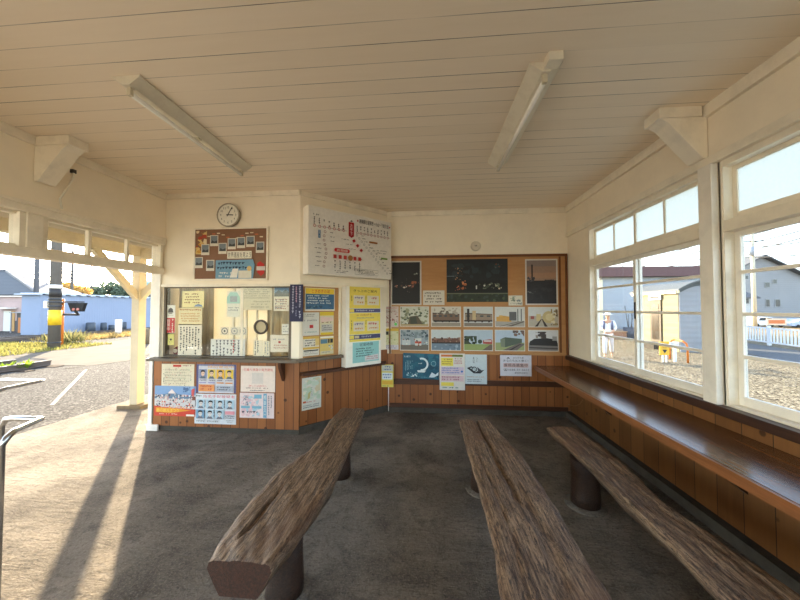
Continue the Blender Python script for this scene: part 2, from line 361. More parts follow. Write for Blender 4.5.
# ------------------------------------------------------------------ printed sheets
_glyph = {}
def glyphs(text):
    if text not in _glyph:
        cu = bpy.data.curves.new('g', 'FONT'); cu.body = text; cu.resolution_u = 2
        o = bpy.data.objects.new('g', cu); COL.objects.link(o); bpy.context.view_layer.update()
        me = bpy.data.meshes.new_from_object(o.evaluated_get(bpy.context.evaluated_depsgraph_get()))
        vs = [(v.co.x, v.co.y) for v in me.vertices]; fs = [tuple(p.vertices) for p in me.polygons]
        bpy.data.objects.remove(o); bpy.data.curves.remove(cu); bpy.data.meshes.remove(me)
        if vs:
            x0, x1 = min(v[0] for v in vs), max(v[0] for v in vs); y0, y1 = min(v[1] for v in vs), max(v[1] for v in vs)
            vs = [((x-x0)/max(x1-x0, 1e-6), (y-y0)/max(y1-y0, 1e-6)) for x, y in vs]
        _glyph[text] = (vs, fs)
    return _glyph[text]
def sheet_mesh(w, h, bg, els, seed=1, thick=.002):
    rnd = random.Random(seed); mb = MB(); mats = [pm(bg)]; idx = {tuple(bg): 0}
    def mi(c):
        c = tuple(c)
        if c not in idx: idx[c] = len(mats); mats.append(pm(c))
        return idx[c]
    mb.box(0, w, -thick, 0, 0, h); lay = [thick]
    def X(x): return x*w
    def Z(y): return (1-y)*h
    def rect(x0, y0, x1, y1, c, yy=None):
        y = -(yy or lay[0]); m = mi(c)
        mb.face([(X(x0), y, Z(y1)), (X(x1), y, Z(y1)), (X(x1), y, Z(y0)), (X(x0), y, Z(y0))], m)
    for e in els:
        lay[0] += .00025; k = e[0]
        if k == 'r': rect(*e[1:5], e[5])
        elif k == 'p': mb.face([(X(x), -lay[0], Z(y)) for x, y in e[1]], mi(e[2]))
        elif k == 'c':
            x, y, r, c = e[1:5]; mb.face([(X(x)+r*h*math.cos(t*math.pi/8), -lay[0], Z(y)+r*h*math.sin(t*math.pi/8)) for t in range(16)], mi(c))
        elif k == 'ring':
            x, y, r, r2, c = e[1:6]; a0, a1 = (e[6], e[7]) if len(e) > 6 else (0, 360)
            n = 20
            for t in range(n):
                q = [R(a0+(a1-a0)*(t+j)/n) for j in (0, 1)]
                mb.face([(X(x)+rr*h*math.cos(q[j]), -lay[0], Z(y)+rr*h*math.sin(q[j])) for rr, j in ((r, 0), (r, 1), (r2, 1), (r2, 0))], mi(c))
        elif k == 't':
            x0, y0, x1, y1, s, c = e[1:7]; vs, fs = glyphs(s); m = mi(c); b = len(mb.v)
            mb.v += [(X(x0)+v[0]*(X(x1)-X(x0)), -lay[0], Z(y1)+v[1]*(Z(y0)-Z(y1))) for v in vs]
            for f in fs: mb.f.append(tuple(b+i for i in f)); mb.mi.append(m); mb.sm.append(False)
        elif k == 'tv':                    # vertical writing, one character under another
            x0, y0, x1, y1, s, c = e[1:7]; n = len(s); m = mi(c); d = (y1-y0)/n
            for i, ch in enumerate(s):
                vs, fs = glyphs(ch); b = len(mb.v); a0, a1 = y0+d*i+d*.06, y0+d*(i+1)-d*.06
                mb.v += [(X(x0)+v[0]*(X(x1)-X(x0)), -lay[0], Z(a1)+v[1]*(Z(a0)-Z(a1))) for v in vs]
                for f in fs: mb.f.append(tuple(b+i2 for i2 in f)); mb.mi.append(m); mb.sm.append(False)
        elif k == 'l':                     # rows of small strokes: print too small to read
            x0, y0, x1, y1, n, c = e[1:7]; d = (y1-y0)/n; ch = d*h/w*.8
            for i in range(n):
                x = x0+rnd.random()*.03; xe = x1-rnd.random()*(x1-x0)*.25
                while x < xe:
                    q = ch*(.5+rnd.random()*.6)
                    if rnd.random() > .12:
                        a = y0+d*i+d*(.1+rnd.random()*.2); bq = y0+d*i+d*(.6+rnd.random()*.15)
                        rect(x, a, min(x+q*.8, x1), a+(bq-a)*.45, c); rect(x+q*.15, a, min(x+q*.5, x1), bq, c)
                    x += q
        elif k == 'v':                     # columns of small strokes
            x0, y0, x1, y1, n, c = e[1:7]; d = (x1-x0)/n; ch = d*w/h*.85
            for i in range(n):
                y = y0; ye = y1-rnd.random()*(y1-y0)*.35
                while y < ye:
                    q = ch*(.6+rnd.random()*.5)
                    if rnd.random() > .1:
                        a = x0+d*i+d*(.15+rnd.random()*.1); bq = a+d*(.4+rnd.random()*.15)
                        rect(a, y, bq, y+q*.4, c); rect(a+(bq-a)*.3, y, a+(bq-a)*.7, y+q*.8, c)
                    y += q
        elif k == 's':                     # mottled patches
            x0, y0, x1, y1, n, cs, sz = e[1:8]
            for i in range(n):
                x, y = x0+rnd.random()*(x1-x0), y0+rnd.random()*(y1-y0); c = rnd.choice(cs); a = sz*(.4+rnd.random()); bq = a*w/h*(.5+rnd.random()*.8)
                pts = []
                for t in range(6):
                    r = .6+.4*rnd.random(); th = t*math.pi/3
                    pts.append((min(x1, max(x0, x+a*r*math.cos(th))), min(y1, max(y0, y+bq*r*math.sin(th)))))
                mb.face([(X(p), -(lay[0]+i*4e-6), Z(q)) for p, q in pts], mi(c))
            lay[0] += n*4e-6
    return mb, mats
_seed = [0]
def sheet(name, label, cat, plane, box, bg, els, group=None, off=.001, parent=None, thick=.002, tilt=0):
    _seed[0] += 1
    a = pl(plane, box[0], box[1], off); b = pl(plane, box[2], box[3], off)
    if parent is None or len(box) > 4: pass
    w, h = b[0]-a[0], a[1]-b[1]
    # both sides of the sheet read from its own two verticals: average the heights of left and right edge
    a2 = pl(plane, box[2], box[1], off); b2 = pl(plane, box[0], box[3], off)
    if plane == 'D': zt, zb = a[1], b2[1]
    else: zt, zb = (a[1]+a2[1])/2, (b[1]+b2[1])/2
    h = zt-zb
    mb, mats = sheet_mesh(w, h, bg, els, _seed[0]*7+3, thick)
    p = pw(plane, a[0], zb, off)
    o = build(mb, name, mats, None, p, rotz=PL[plane][3], local=True, fix=False)
    # faces made for the print look towards -Y already; the box is closed
    if tilt: o.rotation_euler = (0, tilt, PL[plane][3])
    if parent is not None:
        o.parent = parent; pr = _base[parent.name]
        o.matrix_parent_inverse = (Matrix.Translation(pr[0]) @ Matrix.Rotation(pr[1], 4, 'Z')).inverted()
        if label: o['label'] = label
        return o
    return tag(o, label, cat, group)

# ================================================================== THE ROOM
struct(B(-4.85, 2.1, -3.2, 6.1, -.2, 0), 'floor', 'concrete')
struct(B(-9.3, -4.86, -14, 1.9, -.2, -.01), 'added_bounce_slab', paint('pale_bounce_concrete', (206, 198, 184), .9, .3, 1.5))  # unseen pale slab, added to bounce sunlight up to the ceiling
struct(B(-3.40, 2.12, -3.2, 6.1, H, H+.06), 'ceiling', 'ceiling', org=(0, .05, 0))
# ---- ticket office front (plane Y1)
w = MB(); w.box(-3.36, -1.50, Y1-.018, Y1+.08, .06, .865, 1); w.box(-3.39, -1.51, Y1, Y1+.1, 1.765, H, 0)
w.box(-1.61, -1.51, Y1, Y1+.1, .865, 1.765, 0); w.box(-3.30, -3.262, Y1+.01, Y1+.1, .865, 1.765, 0)
w.box(-3.39, -1.51, Y1, Y1+.1, 0, .06, 2)
struct(w, 'wall_front', ['cream', 'pine', 'curb'])
struct(B(.5, 2.12, -3.32, -3.2, 0, H), 'added_rear_wall', 'cream')  # unseen wall section, added to darken the right side of the room
struct(B(-3.41, -3.285, Y1-.03, Y1+.1, .87, 2.34).box(-3.415, -3.365, Y1-.03, Y1+.1, 0, .87).box(-3.42, -3.27, Y1-.045, Y1-.019, 0, .075), 'trim_1', 'white_paint', bevel=.004)
struct(B(-3.28, -1.52, Y1-.022, Y1, 1.765, 1.80), 'trim_2', 'trim', bevel=.003)
struct(B(-3.42, -3.30, Y1+.1, 6.1, 0, .95).box(-3.42, -3.30, Y1+.1, 6.1, 2.2, H).box(-3.42, -3.30, Y1+.1, 4.15, .95, 2.2).box(-3.42, -3.30, 5.75, 6.1, .95, 2.2), 'wall_west', 'office_wall')
struct(B(-3.39, -3.34, 4.15, 4.2, .95, 2.2).box(-3.39, -3.34, 5.7, 5.75, .95, 2.2).box(-3.39, -3.34, 4.93, 4.97, .95, 2.2), 'window_11', 'trim')  # frames an unseen opening added to let sun into the office
struct(B(-3.30, -.5, 6.0, 6.1, 0, .95).box(-3.30, -.5, 6.0, 6.1, 2.2, H).box(-3.30, -3.0, 6.0, 6.1, .95, 2.2).box(-.9, -.5, 6.0, 6.1, .95, 2.2), 'wall_north', 'office_wall')
struct(B(-3.0, -2.95, 6.03, 6.07, .95, 2.2).box(-.95, -.9, 6.03, 6.07, .95, 2.2).box(-1.97, -1.93, 6.03, 6.07, .95, 2.2), 'window_12', 'trim')  # unseen back opening, also added to bring daylight into the office
struct(B(-.6, -.5, 4.66, 6.0, 0, H), 'wall_east', 'office_wall')
struct(B(-3.25, -1.52, Y1-.03, Y1, H-.06, H), 'trim_3', 'trim')
# ---- diagonal wall (plane D)
w = MB(); w.box(0, DLEN, 0, .08, .09, .90, 1); w.box(0, DLEN, 0, .08, .90, H, 0); w.box(0, DLEN, -.012, .08, 0, .09, 2)
struct(w, 'wall_middle', ['cream', 'pine', 'curb'], org=DC, rotz=DROT, local=True)
struct(B(.0, DLEN-.02, -.02, 0, 1.80, 1.835).box(0, DLEN-.03, -.02, 0, H-.06, H), 'trim_4', 'trim', org=DC, rotz=DROT, local=True)
# ---- back wall (plane Y2)
w = MB(); w.box(-.60, 2.1, Y2, Y2+.12, .07, .84, 1); w.box(-.60, 2.1, Y2, Y2+.12, .84, H, 0); w.box(-.56, 2.0, Y2-.03, Y2+.12, 0, .07, 2)
struct(w, 'wall_back', ['cream', 'pine', 'curb'])
struct(B(-.52, 1.97, Y2-.022, Y2, .07, .125), 'baseboard_back', 'dark_x', bevel=.003)
struct(B(-.50, 1.97, Y2-.025, Y2, H-.075, H), 'trim_5', 'trim', bevel=.003)
struct(B(-.5, 1.93, Y2-.024, Y2, .40, .475), 'trim_6', 'dark_x', bevel=.003)
# ---- right wall
w = MB(); w.box(XR, XR+.12, -3.2, Y2, .075, .79, 1); w.box(XR-.01, XR+.12, -3.2, Y2, 2.50, H, 0)
w.box(XR, XR+.12, 3.99, Y2, .79, 2.5, 0); w.box(XR-.07, XR+.12, -3.2, Y2-.03, 0, .075, 2)
for y in (2.28, .55, -1.15, -2.95): w.box(XR-.0, XR+.12, y-.02 if y > 2 else y, y+.10, .79, 2.5, 0)
struct(w, 'wall_right', ['cream', 'pine_y', 'curb'])
struct(B(XR-.06, XR+.10, -3.2, Y2-.01, .79, .85), 'trim_7', 'dark_y', bevel=.004)
struct(B(XR-.04, XR, -3.2, Y2-.03, H-.085, H), 'trim_8', 'trim', bevel=.003)
struct(B(XR-.03, XR-.01, -3.2, Y2-.01, 2.50, 2.56), 'trim_9', 'trim', bevel=.003)
for i, y in enumerate((2.275, .55, -1.15)):
    struct(B(XR-.045, XR, y, y+.105, .85, 2.50), 'trim_%d' % (10+i), 'white_paint', bevel=.004)
def bay(idx, y0, y1, far_pane_split):
    c = (y0+y1)/2; t = thing('window_%d' % idx, (XR, c, .85), kind='structure')
    f = MB(); X0, X1 = XR+.0, XR+.11
    f.box(X0, X1, y1-.035, y1, .85, 2.5); f.box(X0, X1, y0, y0+.035, .85, 2.5)
    f.box(X0, X1, y0+.035, y1-.035, 2.455, 2.5); f.box(X0-.012, X1, y0+.035, y1-.035, 2.01, 2.085)
    f.box(X0+.0, X1, y0+.035, y1-.035, .85, .866)
    build(f, 'window_frame', 'trim', t, bevel=.003)
    for k, (a, b, xo) in enumerate(((y0+.035, c+.012, .035), (c-.012, y1-.035, .06))):       # transom sashes, frosted
        s = MB(); m = (a+b)/2; x0, x1 = XR+xo, XR+xo+.022
        s.box(x0, x1, a, a+.028, 2.085, 2.455); s.box(x0, x1, b-.028, b, 2.085, 2.455); s.box(x0, x1, a+.028, b-.028, 2.425, 2.455); s.box(x0, x1, a+.028, b-.028, 2.085, 2.14)
        s.box(x0, x1, m-.009, m+.009, 2.14, 2.425)
        o = build(s, 'transom_sash', 'trim', t, bevel=.002)
        build(B(x0+.009, x0+.013, a+.02, b-.02, 2.13, 2.43), 'frosted_pane', 'frosted', o)
    for k, (a, b, xo) in enumerate(((y0+.035, c+.022, .028), (c-.022, y1-.035, .060))):      # sliding sashes, clear, four lights each
        s = MB(); x0, x1 = XR+xo, XR+xo+.026
        s.box(x0, x1, a, a+.038, .866, 2.01); s.box(x0, x1, b-.038, b, .866, 2.01); s.box(x0, x1, a+.038, b-.038, 1.975, 2.01); s.box(x0, x1, a+.038, b-.038, .866, .925)
        for z in (1.185, 1.463, 1.738): s.box(x0, x1, a+.038, b-.038, z-.011, z+.011)
        o = build(s, 'sliding_sash', 'white_paint', t, bevel=.002)
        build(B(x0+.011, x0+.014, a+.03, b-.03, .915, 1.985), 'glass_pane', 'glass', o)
        if k == 0: build(B(x0-.006, x0, b-.03, b-.012, 1.40, 1.56), 'sash_lock', 'dark_grey', o)
bay(1, 2.385, 3.99, None); bay(2, .65, 2.275, None); bay(3, -1.05, .55, None); bay(4, -2.85, -1.15, None)
# ---- left wall: header with clear transom lights over an open side
w = MB(); w.box(XL-.12, XL, -3.2, Y1, 2.345, H)
struct(w, 'wall_left', 'cream')
struct(B(XL, XL+.03, -3.2, Y1-.03, H-.075, H), 'trim_20', 'trim', bevel=.003)
struct(B(XL-.12, XL+.03, -3.2, Y1-.03, 2.285, 2.345).box(XL, XL+.045, -3.2, Y1-.03, 2.345, 2.37), 'trim_21', 'trim', bevel=.003)
struct(B(XL-.12, XL+.02, -3.2, Y1-.03, 1.925, 2.0), 'trim_22', 'trim', bevel=.004)
def lbay(idx, y0, y1, divs):
    t = thing('window_%d' % idx, (XL, (y0+y1)/2, 2.0), kind='structure')
    f = MB(); X0, X1 = XL-.10, XL-.0
    f.box(X0, X1, y0, y0+.04, 2.0, 2.285); f.box(X0, X1, y1-.04, y1, 2.0, 2.285); f.box(X0+.02, X1-.03, y0+.04, y1-.04, 2.0, 2.02); f.box(X0+.02, X1-.03, y0+.04, y1-.04, 2.262, 2.285)
    for y in divs: f.box(X0+.03, X1-.03, y-.014, y+.014, 2.02, 2.262)
    o = build(f, 'transom_frame', 'trim', t, bevel=.002)
    build(B(XL-.06, XL-.056, y0+.03, y1-.03, 2.015, 2.27), 'glass_pane', 'clear_glass', t)
lbay(5, 2.365, 3.585, (2.765, 3.16)); lbay(6, .95, 2.255, (1.38, 1.82)); lbay(7, -.5, .85, (.4, -.05)); lbay(8, -2.4, -.6, (-1.2, -1.8))
for i, y in enumerate((2.255, .85, -.6)): struct(B(XL-.12, XL+.012, y, y+.11, 2.0, 2.285), 'trim_%d' % (23+i), 'trim', bevel=.004)

# ---- gusset brackets under the ceiling
def gusset(x, y, side, label, drop=.37, reach=.33, w=.13):
    t = thing('ceiling_bracket', (x, y, H-.4), label, 'bracket', 'painted brackets between wall and ceiling')
    s = side; x0 = x+s*(.045 if s < 0 else .03)
    build(B(min(x0, x+s*reach), max(x0, x+s*reach), y-w/2-.012, y+w/2+.012, H-.075, H-.001), 'bracket_cap', 'trim', t, bevel=.003)
    m = MB(); m.prism([(x+s*.005, y-w/2, H-.075), (x+s*(reach-.02), y-w/2, H-.075), (x+s*(reach-.07), y-w/2, H-.11), (x+s*.04, y-w/2, H-drop), (x+s*.005, y-w/2, H-drop)], (0, w, 0))
    build(m, 'bracket_brace', 'trim', t, bevel=.003)
gusset(XL, 2.355, 1, 'cream painted timber bracket under the ceiling above the open left side')
gusset(XR-.01, 2.39, -1, 'cream painted timber bracket under the ceiling above the frosted window lights')

# ---- counters and ledges of the ticket office
def off_d(u, o): return tuple(DC+DU*u+DN*o)
c0 = off_d(0, .13); k = (DC.y-.15-c0[1])/DU.y       # where the two front edges meet
cx = c0[0]+DU.x*k
t = thing('ticket_counter', (-2.4, Y1-.08, .865), 'grey-brown worn ticket counter board under the glazed office window, running round the corner', 'counter')
m = MB(); e = off_d(.545, .10); g_ = off_d(.545, .0); z0 = .867
m.prism([(-3.34, Y1-.019, z0), (-3.34, Y1-.15, z0), (cx, Y1-.15, z0), (e[0], e[1], z0), (g_[0]+.004*DN.x, g_[1]+.004*DN.y, z0), (DC.x+.003, DC.y-.019, z0)], (0, 0, .034))
build(m, 'counter_board', wood('worn_counter', (92, 80, 68), (126, 112, 96), .5, (1.2, 14, 14)), t, bevel=.004)
m = MB(); m.prism([(-1.71, Y1-.02, .865), (-1.71, Y1-.135, .865), (-1.71, Y1-.12, .80), (-1.71, Y1-.02, .63)], (.035, 0, 0)); build(m, 'bracket', 'dark_x', t)
m = MB(); m.prism([off_d(.01, .10)[:2]+(.70,), off_d(DLEN-.11, .10)[:2]+(.70,), off_d(DLEN-.02, .003)[:2]+(.70,), off_d(.01, .003)[:2]+(.70,)], (0, 0, .035))
o = build(m, 'wall_ledge', 'dark_x', None, off_d(.6, 0)[:2]+(.70,), bevel=.004); tag(o, 'narrow dark wooden ledge along the diagonal pine wall below the white cabinet', 'ledge')
# conduit at the inner corner
q = pw('B', -.545, 0, .03)
tag(build(MB().tube([(q.x+.01, q.y-.02, .02), (q.x+.01, q.y-.02, .60)], .006), 'conduit', 'white_paint', None, (q.x, q.y, .02)), 'thin white conduit running down the inner corner below the small yellow and blue sign', 'pipe')

# ---- cork panel on diagonal wall, with frame
t = thing('plywood_noticeboard', off_d(.28, 0)[:2]+(.90,), 'plain plywood notice panel on the diagonal wall behind the pinned leaflets', 'notice board', rotz=DROT)
x0, x1 = .045-.28, .515-.28
build(B(x0, x1, -.008, -.001, 0, .868), 'panel_board', 'ply', t, local=True)
build(B(x1, x1+.03, -.02, -.001, 0, .868), 'side_strip', 'trim', t, local=True)
# ---- big back panel
def u_of(px, y=300): return pl('B', px, y, .01)[0]
pz0, pz1 = .84, 2.235
t = thing('display_panel', (.65, Y2, pz0), 'large plywood display panel with dark brown frame covering the back wall under the detector', 'display board')
build(B(-.50, 1.97, Y2-.012, Y2-.001, pz0, pz1), 'panel_board', 'ply', t)
m = B(-.53, 1.985, Y2-.028, Y2-.001, pz1, pz1+.035).box(1.955, 1.985, Y2-.028, Y2-.001, pz0, pz1); m.box(-.53, -.512, Y2-.028, Y2-.001, pz0, pz1)
build(m, 'panel_frame', 'ply_edge', t, bevel=.003)
build(B(-.48, 1.95, Y2-.03, Y2-.012, pz0, pz0+.035), 'bottom_rail', 'ply', t)
build(B(1.87, 1.895, Y2-.018, Y2-.0125, pz0+.04, pz1-.005), 'batten', 'ply_edge', t)

# ---- office windows and what is pinned inside them
t = thing('window_10', (-2.44, Y1+.02, .90), kind='structure')
m = MB(); z0, z1 = .901, 1.765
m.box(-3.262, -3.235, Y1+.005, Y1+.07, z0, z1); m.box(-1.645, -1.61, Y1+.005, Y1+.07, z0, z1); m.box(-3.235, -1.645, Y1+.005, Y1+.07, z1-.012, z1); m.box(-3.235, -1.645, Y1+.005, Y1+.07, z0, z0+.016)
build(m, 'window_frame', pm((104, 92, 76)), t)
m = MB(); ux = pl('O', 241, 320)[0]
m.box(ux-.018, ux+.012, Y1+.022, Y1+.035, z0+.016, z1-.012); build(m, 'meeting_stile', 'trim', t)
build(B(-3.235, -1.645, Y1+.014, Y1+.018, z0+.016, z1-.012), 'glass_pane', 'clear_glass', t)
# curtain of wavy cloth, and cream blind, just inside
def curtain(x0, x1, y, zb, zt, mat, amp, pitch, name, label, cat):
    m = MB(); n = int((x1-x0)/.012); rnd = random.Random(5)
    P = [(x0+(x1-x0)*i/n, y+amp*math.sin(2*math.pi*(x1-x0)*i/n/pitch)+amp*.4*math.sin(31*i/n)) for i in range(n+1)]
    for i in range(n):
        (a, b), (c, d) = P[i], P[i+1]; m.face([(a, b, zb), (c, d, zb), (c, d, zt), (a, b, zt)], 0, True)
    b0 = len(m.v)
    o = build(m, name, mat, None, ((x0+x1)/2, y, zb)); md = o.modifiers.new('thick', 'SOLIDIFY'); md.thickness = .003
    return tag(o, label, cat)
a = pl('O', 213, 320, -.22)[0]
curtain(-3.24, a, Y1+.22, .889, 1.80, 'curtain', .018, .09, 'curtain', 'olive-beige pleated curtain behind the left office glass', 'curtain')
curtain(pl('O', 268, 320, -.2)[0]-.02, -1.64, Y1+.22, .889, 1.80, 'curtain', .02, .13, 'curtain', 'olive-beige pleated curtain at the right end of the office glass', 'curtain')
m = B(a-.22, pl('O', 268, 320, -.3)[0]+.02, Y1+.30, Y1+.33, .887, 1.9)
for fx in (.30, .52, .70, .9): m.box(a+fx*.8-.012, a+fx*.8+.012, Y1+.285, Y1+.30, .89, 1.88)
o = build(m, 'partition_screen', 'blind', None, (-2.3, Y1+.3, .9)); tag(o, 'cream panelled screen standing behind the middle of the office glass', 'screen')
tag(build(B(-3.25, -1.62, Y1+.10, Y1+.45, .84, .885), 'inner_desk', 'office_wall', None, (-2.4, Y1+.3, .84)), 'pale desk top just inside the office glass', 'desk')

WT, BK, RD, GY = (238, 234, 222), (44, 42, 42), (190, 44, 40), (150, 150, 148)
YL = (238, 216, 96)
def S(*a, **k): return sheet(*a, **k)
G1 = 'papers taped inside the ticket office glass'; oi = -.030
S('reception_sign', 'narrow white and red vertical sign with a cap symbol inside the office glass', 'sign', 'O', (166.3, 305, 175, 333), WT,
  [('p', [(.2, .27), (.8, .27), (.72, .14), (.5, .1), (.28, .14)], BK), ('r', .3, .28, .7, .31, BK), ('l', .2, .34, .85, .4, 1, GY), ('r', .02, .46, .98, .99, (200, 34, 40)), ('tv', .14, .5, .48, .92, '営業中', WT), ('v', .6, .5, .9, .95, 1, WT)], G1, oi)
S('paper_tag', 'small pale yellow slip hanging below the red and white sign', 'paper', 'O', (168, 334, 174, 345), (226, 218, 130), [('c', .5, .5, .1, BK), ('l', .2, .65, .8, .8, 1, BK)], G1, oi)
S('notice_paper', 'pale yellow notice with a little blue ship, topmost in the left stack of office papers', 'paper', 'O', (182.5, 291, 204, 307.5), (240, 224, 156),
  [('l', .1, .12, .9, .8, 4, (150, 90, 40)), ('p', [(.55, .95), (.95, .95), (.9, .86), (.75, .78), (.6, .86)], (100, 130, 160))], G1, oi)
S('notice_paper', 'cream notice with an orange heading, middle of the left stack of office papers', 'paper', 'O', (179, 308, 202, 324), (240, 222, 170),
  [('l', .04, .04, .96, .22, 1, (180, 104, 30)), ('l', .08, .3, .92, .9, 4, (214, 150, 90))], G1, oi)
S('notice_paper', 'white notice in vertical columns, lowest of the left stack of office papers', 'paper', 'O', (178.5, 325, 201.5, 358), (236, 224, 200), [('v', .06, .06, .94, .94, 7, BK)], G1, oi)
S('fare_sheet', 'white timetable sheet with one red column at the foot of the office glass', 'paper', 'O', (211, 339, 245, 358), (228, 226, 216),
  [('v', .03, .06, .97, .96, 9, (70, 70, 74)), ('v', .62, .06, .72, .96, 1, RD)], G1, oi)
S('price_tag', 'mint and white swing tag with blank square hanging in the office glass', 'tag', 'O', (227, 291, 240, 317), (232, 232, 216),
  [('p', [(0, .25), (.25, .05), (.75, .05), (1, .25), (1, .48), (0, .48)], (170, 214, 200)), ('r', .25, .2, .78, .42, (160, 170, 176)), ('l', .1, .6, .9, .8, 2, GY)], G1, oi)
S('route_sheet', 'wide translucent cream sheet of tiny print at the top of the office glass', 'paper', 'O', (242.5, 286, 272, 310), (222, 212, 180), [('l', .04, .04, .96, .55, 6, (168, 158, 130)), ('l', .3, .6, .96, .95, 3, (180, 170, 140))], G1, oi)
S('calendar', 'small calendar with a blue mountain view in the top right of the office glass', 'calendar', 'O', (274, 286, 290, 311), (236, 228, 206),
  [('r', .03, .02, .97, .3, (108, 140, 170)), ('p', [(.03, .3), (.3, .16), (.5, .24), (.75, .14), (.97, .3)], (70, 84, 88)), ('r', .03, .3, .97, .42, (90, 92, 84)), ('l', .08, .5, .92, .95, 5, (170, 100, 80)), ('l', .08, .5, .6, .95, 3, GY)], G1, oi)
S('leaflet', 'white leaflet with a small red mark in the lower right of the office glass', 'paper', 'O', (270.5, 335, 289.5, 352), (232, 220, 196), [('r', .42, .36, .54, .48, RD), ('l', .15, .2, .85, .34, 1, GY), ('l', .1, .55, .9, .85, 2, (200, 150, 130))], G1, oi)
S('leaflet', 'tiny white card against the curtain at the right of the office glass', 'paper', 'O', (282, 324, 289.5, 334), (232, 228, 214), [('l', .1, .15, .9, .9, 3, GY)], G1, oi)
S('leaflet', 'narrow white slip of vertical writing under the round speaking vent', 'paper', 'O', (253.5, 340, 263, 356), (236, 226, 196), [('v', .1, .05, .6, .95, 2, BK)], G1, oi)
S('leaflet', 'small cream price list beside the round speaking vent, left of the meeting stile', 'paper', 'O', (264, 341, 269.5, 357), (230, 220, 190), [('v', .1, .05, .9, .95, 2, GY)], G1, oi)
for i, (px, lab) in enumerate(((224.7, 'round white sticker with a black ring, leftmost of the three on the office glass'), (234.5, 'round white sticker with a faint grey ring, middle one of three on glass'), (243, 'round white sticker, rightmost of the three on the office glass'))):
    S('round_sticker', lab, 'sticker', 'O', (px-4, 327, px+4, 335), (226, 220, 200), [('ring', .5, .5, .42, .34, BK if i == 0 else GY), ('c', .5, .5, .12, BK if i == 0 else GY)], 'round stickers on the office glass', -.026, thick=.001)
p = pw('O', *pl('O', 261, 327, 0), 0)
t = thing('speaking_vent', (p.x, Y1+.01, p.z), 'round speaking vent with a dark ring set in the office glass', 'vent')
m = MB(); m.tube([(p.x, Y1+.0135, p.z), (p.x, Y1+.004, p.z)], .070, 28); build(m, 'vent_disc', pm((196, 178, 140)), t)
m = MB(); n = 32
for k in range(n):
    a0, a1 = 2*math.pi*k/n, 2*math.pi*(k+1)/n
    m.beam((p.x+.078*math.cos(a0), Y1-.004, p.z+.078*math.sin(a0)), (p.x+.078*math.cos(a1), Y1-.004, p.z+.078*math.sin(a1)), .022, .016, up=(0, 1, 0))
build(m, 'vent_ring', pm((74, 64, 54)), t)
p = pw('O', *pl('O', 171.5, 353, -.06), -.06)
t = thing('round_doll', (p.x, Y1+.16, .885), 'small round maroon doll on the desk inside the left end of the office glass', 'doll')
def blob(cx, cy, cz, rx, ry, rz, n=14, k=9):
    m = MB(); V = []
    for i in range(k+1):
        th = math.pi*i/k
        for j in range(n): V.append((cx+rx*math.sin(th)*math.cos(2*math.pi*j/n), cy+ry*math.sin(th)*math.sin(2*math.pi*j/n), cz+rz*math.cos(th)))
    m.v = V
    for i in range(k):
        for j in range(n): m.f.append((i*n+j, (i+1)*n+j, (i+1)*n+(j+1) % n, i*n+(j+1) % n)); m.mi.append(0); m.sm.append(True)
    return m
build(blob(p.x, Y1+.16, .885+.062, .055, .05, .062), 'doll_body', 'maroon', t)
build(blob(p.x, Y1+.115, .885+.072, .03, .012, .026), 'doll_face', pm((226, 206, 176)), t)

# ---- navy vertical banner sign at the office corner
p0 = pl('O', 290.5, 284, .03); p1 = pl('O', 303, 322, .03)
S('banner_sign', 'navy vertical sign with faded white writing at the corner right of the office glass', 'sign', 'O', (290.5, 284.5, 303, 321.5), (34, 34, 72),
  [('v', .12, .04, .38, .9, 1, (190, 190, 210)), ('v', .4, .06, .62, .55, 1, (214, 170, 190)), ('v', .66, .05, .92, .95, 1, (190, 190, 210)), ('v', .4, .6, .6, .95, 1, (150, 150, 180))], None, .022, thick=.012)

# ---- board of old photographs over the office window, clock
brown = (134, 96, 70)
t = thing('photo_board', (-2.39, Y1, 1.87), 'brown framed board of photo cards and a blue banner under the wall clock', 'notice board')
a = pl('O', 196, 230, .01); b = pl('O', 266.5, 279.5, .01)
ax0, ax1, az1, az0 = a[0], b[0], 2.475, 1.862
m = B(ax0-.02, ax0, Y1-.025, Y1-.001, az0-.02, az1+.02).box(ax1, ax1+.02, Y1-.025, Y1-.001, az0-.02, az1+.02).box(ax0, ax1, Y1-.025, Y1-.001, az1, az1+.02).box(ax0, ax1, Y1-.025, Y1-.001, az0-.02, az0)
build(m, 'board_frame', 'trim', t)
els = [('s', .0, .02, .16, .5, 26, [(206, 150, 60), (220, 190, 120), (176, 70, 50), (230, 210, 170), brown], .05)]
for k in range(12):
    u = .17+.8*k/12; v = .13-.06*math.sin(k*.9); els.append(('r', u, v, u+.045, v+.022, [(214, 200, 170), (200, 110, 70), (228, 216, 190)][k % 3]))
for (x, y) in ((.21, .12), (.33, .28), (.46, .19), (.59, .17), (.72, .15), (.855, .27), (.09, .3), (.0, .56), (.165, .62)):
    els += [('r', x, y, x+.115, y+.22, (222, 214, 198)), ('r', x+.01, y+.015, x+.105, y+.165, (122, 132, 138)), ('p', [(x+.01, y+.165), (x+.03, y+.1), (x+.06, y+.13), (x+.105, y+.1), (x+.105, y+.165)], (70, 72, 72))]
